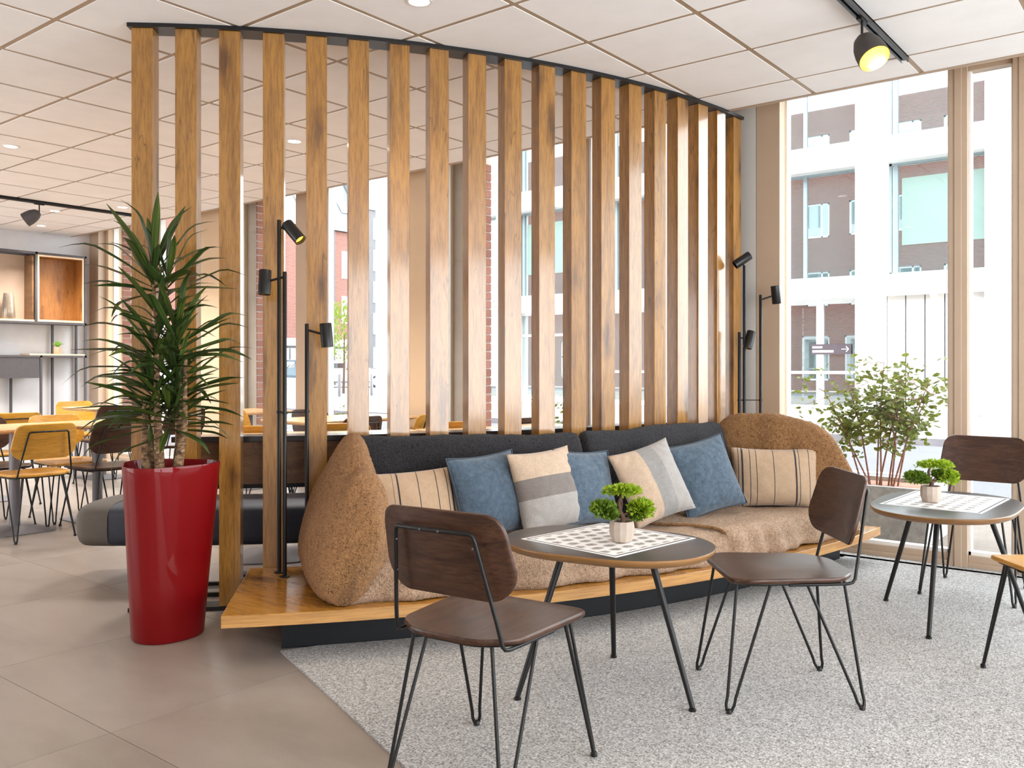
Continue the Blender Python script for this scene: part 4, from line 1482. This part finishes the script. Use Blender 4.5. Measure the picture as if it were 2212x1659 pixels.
# ================================================================== LIGHTS IN THE CEILING
def track(name, label, x, y0, y1, lamps):
    t = thing(name, label, 'track light', (x, y0, HC), 0)
    m = MB()
    L = y1 - y0
    m.box(-.018, -.006, 0, L, -.030, -.001).box(.006, .018, 0, L, -.030, -.001).box(-.018, .018, 0, L, -.008, -.001)
    m.build('rail', M['black_satin'], t, smooth=0)
    MB().box(-.012, .012, L - .035, L - .004, -.031, -.009).build('end_cap', M['frame_w'], t, smooth=0)
    for ly, d, kind in lamps:
        MB().box(-.012, .012, ly - y0 - .045, ly - y0 + .045, -.040, -.012).build('adapter', M['black_metal'], t, smooth=0)
        top = Vector((0, ly - y0, -.04))
        MB().tube([top, top + Vector((0, 0, -.075))], .006, 10).build('stem', M['black_metal'], t, smooth=60)
        d = Vector(d).normalized()
        mt = Matrix.Translation(top + Vector((0, 0, -.072))) @ d.to_track_quat('Z', 'Y').to_matrix().to_4x4()
        prof = [(.004, -.004), (.026, .0), (.048, .025), (.063, .065), (.069, .105), (.070, .150)]
        sd = MB().lathe(prof + [(.067, .150)], 32, m=mt, cap1=False).build('shade', M['graphite_dark'] if kind else M['graphite'], t, smooth=50)
        MB().lathe([(r - .003, z + .003) for r, z in prof[::-1][:-1]] + [(.003, .004)], 32, m=mt, cap0=False).build('shade_lining', M['gold'] if kind else M['black_satin'], sd, smooth=50)
        if kind:
            bb = MB()
            bb.sphere((0, 0, 0), .022, 14, 8)
            bb.v = [tuple(mt @ (Vector(p) + Vector((0, 0, .055)))) for p in bb.v]
            bb.build('bulb', M['bulb'], sd, smooth=90)
            pl_ = bpy.data.lights.new('spot_bulb_light', 'POINT')
            pl_.energy = 7
            pl_.color = (1.0, .72, .30)
            pl_.shadow_soft_size = .03
            po = bpy.data.objects.new('spot_bulb_light', pl_)
            COL.objects.link(po)
            po.parent = t
            po.location = mt @ Vector((0, 0, .10))
    return t
M['graphite_dark'] = plain('dark_grey_shade', (.055, .045, .04), .6, .1, .15, 60)
track('track_light', 'black ceiling track with a lit bell spot by the window', -1.268, 1.6, 4.93, [(4.20, (.42, -.30, -.75), True)])
track('track_light', 'black ceiling track with a grey bell spot over the dining area', -9.05, 1.2, 5.0, [(3.93, (-.55, -.75, -.62), False)])

dl_me = MB().lathe([(.058, 0), (.058, -.004), (.047, -.005), (.043, .006), (.043, .02)], 28, cap0=False, cap1=False).mesh('trim_ring', M['frame_w'], 40)
dd_me = MB().lathe([(.044, .004), (.001, .004)], 28, cap0=False).mesh('lamp_disc', M['down'], 0)
dn = 0
def downlight(x, y, label, power=22, warm=(1.0, .80, .56)):
    global dn
    t = thing('ceiling_downlight', label, 'light', (x, y, HC - .0005), 0, 'round recessed downlights')
    link_mesh('trim_ring', dl_me, t)
    link_mesh('lamp_disc', dd_me, t, (0, 0, -.008))
    d = bpy.data.lights.new('downlight_beam', 'SPOT')
    d.energy = power
    d.color = warm
    d.spot_size = R_(125)
    d.spot_blend = .7
    d.shadow_soft_size = .35
    o = bpy.data.objects.new('downlight_beam', d)
    COL.objects.link(o)
    o.location = (0, 0, -.03)
    o.parent = t
for x, y, lab in ((-2.77, 2.83, 'round downlight above the front table'), (-6.96, 2.82, 'round downlight over the dining tables at the left'),
                  (-8.73, 4.61, 'round downlight left of the first slat near the track'), (-10.61, 4.63, 'round downlight before the shelving wall'),
                  (-9.49, 4.28, 'round downlight beside the bell spot of the far track'),
                  (-2.77, .45, 'round downlight in front of the screen, out of the picture'), (-.40, 1.65, 'round downlight above the right chairs, out of the picture'),
                  (-4.60, .45, 'round downlight over the walkway, out of the picture'), (-5.2, 4.03, 'round downlight above the booth behind the slats'),
                  (-7.57, -.80, 'unseen fill downlight added over the left walkway'), (-9.97, .40, 'unseen fill downlight added near the left wall'), (-5.77, -2.0, 'unseen fill downlight added behind the walkway')):  # these three are unseen, added so floor bounce lifts the left ceiling
    downlight(x, y, lab, 42, (1.0, .76, .50)) if y < 3 and x > -5 else downlight(x, y, lab, 330, (1.0, .95, .90))

# ================================================================== OUTSIDE
gz = -.02
pv = MB().box(-60, 30, VO, 7.7, -.12, gz).build('pavement', plain('tan_paving', (.20, .165, .14), .9, 0, .1, 12), smooth=0)
struct(pv, 'tan paved footpath outside the windows')
rd = MB().box(-90, 40, 7.7, 15.4, -.2, -.10).build('road', M['asphalt'], smooth=0)
struct(rd, 'pale grey street outside')
for y in (10.9,):
    MB().box(-60, 30, y, y + .13, -.10, -.096).build('road_line', M['paint'], rd, smooth=0)
fp = MB().box(-90, 40, 15.4, 23.4, -.2, .0).build('far_pavement', plain('pale_paving', (.25, .225, .20), .9, 0, .06, 6), smooth=0)
struct(fp, 'pale footpath across the street')
MB().box(-90, 40, 15.2, 15.55, -.12, .015).build('kerb_stone', M['kerb'], fp, smooth=0)
MB().box(-5.9, -4.2, 17.3, 18.2, .0, .006).build('drain_strip', M['kerb'], fp, smooth=0)
yd = MB().box(-100, -25.6, 23.4, 90, -.2, -.02).build('side_street', M['asphalt'], smooth=0)
struct(yd, 'side street beside the white building')

# white office building over the street
ob = thing('office_building', 'white framed office building with large windows across the street', 'building', (-6.87, 23.4, 0))
pier_me = MB().box(-.37, .37, 0, .6, 0, 16).mesh('pier', M['white_paint'], 0)
wfr = {}
def fwin(parent, x0, x1, z0, z1, glass, mulls, frame, name='window', fw=.06, trans=()):
    fr = MB()
    fr.box(x0, x1, .38, .44, z0, z0 + fw).box(x0, x1, .38, .44, z1 - fw, z1).box(x0, x0 + fw, .38, .44, z0, z1).box(x1 - fw, x1, .38, .44, z0, z1)
    for q in mulls:
        fr.box(q - fw * .8, q + fw * .8, .37, .44, z0, z1)
    for q in trans:
        fr.box(x0, x1, .38, .44, q - .04, q + .04)
    f = fr.build(name, frame, parent, smooth=0)
    MB().box(x0 + .01, x1 - .01, .42, .43, z0 + .01, z1 - .01).build('pane', glass, f, smooth=0)
    return f
ks = list(range(-6, 4))
for k in ks:
    link_mesh('pier', pier_me, ob, (3.0 * k, 0, 0))
for z0, z1 in ((2.95, 3.5), (6.35, 7.0), (9.8, 10.4), (13.2, 16)):
    MB().box(-18.37, 9.37, .001, .6, z0, z1).build('floor_band', M['white_paint'], ob, smooth=0)
for k in ks[:-1]:
    a, b = 3.0 * k + .37, 3.0 * k + 2.63
    for (z0, z1) in ((3.5, 6.35), (7.0, 9.8), (10.4, 13.2)):
        odd = (k % 2 == 0)
        f = fwin(ob, a, b, z0, z1, M['fglass'], [a + .82] if not odd else [a + .16], M['blue_frame'])
        if z0 == 3.5 and odd:
            MB().box(a + .3, b - .06, .405, .416, 4.25, 5.95).build('blind', M['mint'], f, smooth=0)
    if k % 2:
        f = fwin(ob, a, b, .0, 2.95, M['fglass_dark'], [a + 1.22], M['win_white'], 'shopfront', .12, (1.0,))
    elif k < -1:
        f = fwin(ob, a, b, .12, 2.95, M['fglass'], [b - .4], M['win_white'], 'shopfront', .08, (2.2,))
    else:
        MB().box(a, b, .21, .25, 0, 2.95).build('panel_backing', M['far_grey'], ob, smooth=0)
        for j in range(5):
            q0 = a + (b - a) * j / 5
            MB().box(q0 + .014, q0 + (b - a) / 5 - .014, .16, .20, .0, 2.95).build('door_panel', M['white_panel'], ob, smooth=0)
# sign in the shop front, arrow and two short lines of small type
sg = thing('shop_sign', 'dark sign with white arrow in the shop front window', 'sign', (-7.95, 23.4 + .36, 1.62))
MB().box(-.55, .5, -.01, .0, -.13, .14).build('sign_board', plain('plum_board', (.10, .075, .09), .5), sg, smooth=0)
lt = MB()
x = -.52
for wd in (.055, .05, .05, .05, .055, .02):
    lt.box(x, x + wd - .012, -.013, -.0101, .03, .085)
    x += wd
x = -.52
for wd in (.05, .03, .05, .05, .055, .06, .05, .05, .05, .05, .05, .03):
    lt.box(x, x + wd - .012, -.013, -.0101, -.085, -.02)
    x += wd
lt.build('lettering', M['paint'], sg, smooth=0)
ar = MB().box(.25, .42, -.013, -.0101, -.008, .012)
ar.add([(.36, -.013, .07), (.38, -.013, .085), (.45, -.013, .002), (.38, -.013, -.08), (.36, -.013, -.065), (.415, -.013, .002)], [(0, 1, 2, 5), (5, 2, 3, 4)])
ar.build('arrow', M['paint'], sg, smooth=0)
# letter on the far fascia, seen mirrored from here
fc = bpy.data.curves.new('fascia_letter', 'FONT')
fc.body = 'S'
fc.size = .62
fc.extrude = .01
fc.materials.append(plain('pale_grey_letter', (.45, .44, .46), .6))
ft = bpy.data.objects.new('fascia_letter_curve', fc)
COL.objects.link(ft)
fme = bpy.data.meshes.new_from_object(ft.evaluated_get(bpy.context.evaluated_depsgraph_get()))
bpy.data.objects.remove(ft)
fo = link_mesh('fascia_letter', fme)
fo.location = (-19.15, 23.385, 3.02)
fo.rotation_euler = (R_(90), 0, 0)
fo.scale = (-1, 1, 1)
tag(fo, 'pale grey letter on the white fascia across the street', 'letter')
for x, z in ((-6.55, 2.70), (-5.35, 2.86)):
    l = MB().lathe([(.07, 0), (.085, .06), (.07, .14), (.02, .17)], 16).build('wall_lamp', emit('lamp_glass_warm', (1.0, .90, .70), 1.4), None, smooth=50, loc=(x, 23.36, z))
    tag(l, 'small lit lamp on the white doorway, ' + ('at its left jamb' if x < -6 else 'over the panels'), 'lamp')
ub = thing('utility_cabinet', 'pale grey utility cabinet before the white panels across the street', 'cabinet', (-4.95, 23.0, 0))
MB().box(-.62, .62, -.18, .18, .001, .75).build('body', plain('pale_cabinet', (.66, .68, .70), .5), ub, smooth=0)
MB().box(-.60, -.01, -.195, -.181, .04, .72).build('door', plain('pale_cabinet_door', (.70, .72, .74), .5), ub, smooth=0)
MB().box(.01, .60, -.195, -.181, .04, .72).build('door', plain('pale_cabinet_door_b', (.70, .72, .74), .5), ub, smooth=0)

# far brick and grey terrace at the end of the side street
tb = thing('brick_terrace', 'far red brick terrace with grey roof at the street end', 'building', (-50, 20, 0))
MB().box(-8, 0, 0, 25, 3.1, 11.0).build('brick_wall', M['brick_far'], tb, smooth=0)
MB().box(-8, .05, 0, 25, 2.6, 3.1).build('fascia', M['white_paint'], tb, smooth=0)
MB().box(-8, -.1, 0, 25, 0, 2.6).build('shop_wall', M['far_grey'], tb, smooth=0)
r_ = MB()
r_.add([(.3, -.3, 11.0), (.3, 25.3, 11.0), (-4.2, 25.3, 17.5), (-4.2, -.3, 17.5), (-8.3, -.3, 11.0), (-8.3, 25.3, 11.0)], [(0, 1, 2, 3), (3, 2, 5, 4), (0, 3, 4), (1, 5, 2)])
r_.build('roof', M['roof'], tb, smooth=0)
for y in (2.0, 6.0, 10.0, 14.0, 16.4, 19.0, 23.0):
    MB().box(-.02, .06, y, y + 1.2, 7.6, 9.6).build('window', M['win_white'], tb, smooth=0)
    MB().box(-.02, .06, y, y + 1.2, 4.3, 6.3).build('window', M['win_white'], tb, smooth=0)
    MB().box(-.02, .03, y - .6, y + 1.9, .4, 2.4).build('shop_window', M['fglass_dark'], tb, smooth=0)
    q = Matrix.Rotation(math.atan2(6.5, 4.5), 4, 'Y')
    MB().box(-.5, .5, -.35, .35, .0, .12, Matrix.Translation((-1.0, y + 1, 13.0)) @ q).build('skylight', M['win_white'], tb, smooth=0)
for y in (17.8, 22.2):
    MB().tube([(.12, y, 0), (.12, y, 11)], .07, 8).build('drainpipe', M['far_grey'], tb, smooth=60)
gb = thing('grey_block', 'far grey apartment block seen past the brick terrace', 'building', (-50, 45.6, 0))
MB().box(-8, 0, 0, 16, 0, 13.0).build('wall', M['far_grey'], gb, smooth=0)
MB().box(-8.1, .1, -.1, 16.1, 13.0, 15.2).build('roof', M['roof'], gb, smooth=0)
for y in (.5, 2.6, 4.7, 7, 9.5):
    for z in (1.0, 3.6, 6.0, 8.4, 10.8):
        f = MB().box(-.01, .06, y, y + 1.1, z, z + 1.6).build('window', M['win_white'], gb, smooth=0)
        MB().box(.06, .07, y + .12, y + .98, z + .12, z + 1.48).build('pane', M['fglass_dark'], f, smooth=0)
def car(label, loc, rz, body, name='car', tall=1.62):
    t = thing(name, label, 'car', loc, R_(rz))
    pr = [(-2.2, .35), (-2.25, .75), (-2.1, 1.0), (-1.75, tall - .12), (-1.3, tall), (.2, tall - .02), (1.0, 1.05), (2.0, .92), (2.2, .7), (2.2, .32)]
    m = MB()
    for y in (-.88, .88):
        m.v += [(x, y * (1 if z < 1.05 else .82), z) for x, z in pr]
    n = len(pr)
    m.f = [tuple(range(n)), tuple(reversed(range(n, 2 * n)))] + [(i, n + i, n + (i + 1) % n, (i + 1) % n) for i in range(n)]
    m.build('body', body, t, smooth=0, bevel=.05, fix=True)
    for y in (-.80, .80):
        g = MB()
        g.box(-1.55, -.45, y - .012, y + .012, 1.08, tall - .14).box(-.35, .35, y - .012, y + .012, 1.08, tall - .16)
        g.build('side_window', M['car_glass'], t, smooth=0)
    g = MB()
    g.add([(-2.13, -.62, 1.04), (-2.13, .62, 1.04), (-1.80, .56, tall - .14), (-1.80, -.56, tall - .14)], [(0, 1, 2, 3)])
    g.build('rear_window', M['car_glass'], t, smooth=0)
    for y in (-.66, .66):
        MB().box(-2.29, -2.1, y - .2, y + .2, .82, .98).build('tail_light', M['tail'], t, smooth=0, bevel=.02)
    for x in (-1.4, 1.35):
        for y in (-.80, .80):
            wv = MB()
            wv.lathe([(.2, -.1), (.33, -.1), (.34, 0), (.33, .1), (.2, .1)], 24)
            wv.v = [(x + a, y + c, .335 + b) for a, b, c in wv.v]
            wl = wv.build('wheel', M['tyre'], t, smooth=40)
            rv = MB().lathe([(.22, -.112), (.22, .112)], 16)
            rv.v = [(x + a, y + c, .335 + b) for a, b, c in rv.v]
            rv.build('rim', M['frame_w'], wl, smooth=40)
    return t
M['car_glass'] = facade_glass('car_glass', (.05, .06, .07), .3)
M['tail'] = plain('tail_light_red', (.6, .04, .03), .3)
M['tyre'] = plain('tyre_rubber', (.02, .02, .02), .8)
def at(px, Y):
    X = (px - 1106) * Y / 1910
    c, s = math.cos(.670124), math.sin(.670124)
    return (c * X - s * Y, s * X + c * Y)
p = at(648, 57)
car('dark blue grey car parked in the side street', (p[0], p[1], -.02), 38 + 22, plain('slate_car_paint', (.07, .10, .13), .3, .2, coat=.6))
p = at(762, 50)
car('white car parked nearer in the side street', (p[0], p[1], -.02), 38 + 8, plain('white_car_paint', (.8, .8, .8), .3, coat=.6), tall=1.5)
lw = MB().box(-.25, .25, -3.0, 3.0, -.02, .55).build('low_wall', M['concrete'], None, smooth=0, loc=(*at(640, 46), 0), rot=(0, 0, R_(75)))
tag(lw, 'low grey concrete wall before the dark car', 'wall')
for k, (px, Y) in enumerate(((733, 34), (803, 36))):
    b = MB().lathe([(.06, 0), (.06, .86), (.03, .9)], 14).build('bollard', M['grey_metal'], None, smooth=40, loc=(*at(px, Y), -.02))
    tag(b, ('grey metal bollard before the white car', 'grey metal bollard beside the white building corner')[k], 'bollard')
st = thing('street_tree', 'young yellow green street tree before the brick terrace', 'tree', (*at(742, 38), 0))
MB().tube([(0, 0, 0), (.05, 0, 1.2), (0, .05, 2.6)], [.06, .05, .03], 8).build('trunk', M['bark'], st, smooth=60)
m = MB()
leaf_cloud(m, (0, 0, 2.7), .8, .8, 1.3, 900, .16, 77)
f = m.build('foliage', M['tree'], st, smooth=0)
f['kind'] = 'stuff'

# shrubs in concrete planters outside the glass
def shrub(label, x, y, w, d, h, stems, mat, seed, leaf=.05, dens=26):
    t = thing('planter_shrub', label, 'plant', (x, y, gz))
    rnd = random.Random(seed)
    rg = [[(-w / 2, -d / 2, .001), (w / 2, -d / 2, .001), (w / 2, d / 2, .001), (-w / 2, d / 2, .001)]]
    pb = MB().box(-w / 2, w / 2, -d / 2, -d / 2 + .05, .001, h).box(-w / 2, w / 2, d / 2 - .05, d / 2, .001, h)
    pb.box(-w / 2, -w / 2 + .05, -d / 2 + .05, d / 2 - .05, .001, h).box(w / 2 - .05, w / 2, -d / 2 + .05, d / 2 - .05, .001, h)
    pb.build('planter', M['concrete'], t, smooth=0)
    MB().box(-w / 2 + .05, w / 2 - .05, -d / 2 + .05, d / 2 - .05, .001, h - .03).build('soil', plain('terracotta_mulch', (.34, .17, .11), .9, 0, .3, 50), t, smooth=0)
    sm = MB()
    lf = MB()
    for (sx, dx, dy, top) in stems:
        b = Vector((sx, rnd.uniform(-.03, .03), h - .04))
        e = Vector((dx, dy, top))
        mid = b.lerp(e, .5) + Vector((rnd.uniform(-.04, .04), rnd.uniform(-.04, .04), .04))
        sm.tube([b, b.lerp(mid, .5), mid, mid.lerp(e, .6), e], [.007, .006, .005, .004, .002], 6)
        for q in range(dens):
            u = rnd.uniform(.30, 1.0) ** .7
            p0 = b.lerp(mid, u * 2) if u < .5 else mid.lerp(e, u * 2 - 1)
            spread = .125 * (u ** 1.5)
            p1 = p0 + Vector((rnd.gauss(0, spread), rnd.gauss(0, spread), rnd.gauss(0, spread * .6)))
            if q % 3 == 0 and u > .5:
                sm.tube([p0, p1], [.0025, .0012], 4)
            for _ in range(5):
                qv = p1 + Vector((rnd.gauss(0, .03), rnd.gauss(0, .03), rnd.gauss(0, .025)))
                dd = Vector((rnd.uniform(-1, 1), rnd.uniform(-1, 1), rnd.uniform(-.6, .4))).normalized()
                ss = dd.cross(Vector((rnd.uniform(-1, 1), rnd.uniform(-1, 1), rnd.uniform(-1, 1)))).normalized()
                L = leaf * rnd.uniform(.6, 1.2)
                lf.add([qv, qv + dd * L * .35 + ss * L * .24, qv + dd * L * .75 + ss * L * .18, qv + dd * L, qv + dd * L * .75 - ss * L * .18, qv + dd * L * .35 - ss * L * .24], [(0, 1, 2, 3, 4, 5)])
    sm.build('stem', M['stem'], t, smooth=60)['kind'] = 'stuff'
    lf.build('foliage', mat, t, smooth=0)['kind'] = 'stuff'
    return t
shrub('tall leafy shrub in a grey concrete planter outside the right window', -1.86, 6.55, .78, .62, .375,
      [(-.12, -.36, -.1, 1.02), (-.06, -.22, .0, 1.08), (-.02, -.05, .1, .98), (.02, .02, .05, 1.22), (.06, .14, .0, 1.10), (.10, .34, -.05, 1.08), (.12, .30, .1, .98), (-.05, -.30, .05, .80), (.08, .10, -.1, .86), (.0, .18, .1, 1.16)], M['shrub'], 5, .055, 34)
shrub('slender dark leaved shrub outside the window behind the left slats', -6.35, 6.55, .8, .5, .38,
      [(-.05, -.12, 0, 1.15), (.0, .0, .05, 1.42), (.08, .14, 0, 1.10), (.05, .10, .05, .92), (-.08, -.16, .05, .85)], M['shrub_d'], 6, .045, 30)
shrub('thin young shrub outside the window behind the lamp poles', -7.66, 6.55, .7, .5, .36,
      [(-.05, -.10, 0, 1.16), (.05, .15, 0, .72), (.0, .06, .05, .66)], M['shrub'], 7, .05, 7)
shrub('sparse shrub with yellow leaves outside the middle windows', -4.60, 6.55, .8, .5, .38,
      [(-.2, -.28, 0, .80), (-.1, -.22, 0, .72), (.1, .20, 0, 1.32), (.15, .26, .05, 1.1), (.05, .16, .05, .9)], M['shrub'], 8, .045, 12)
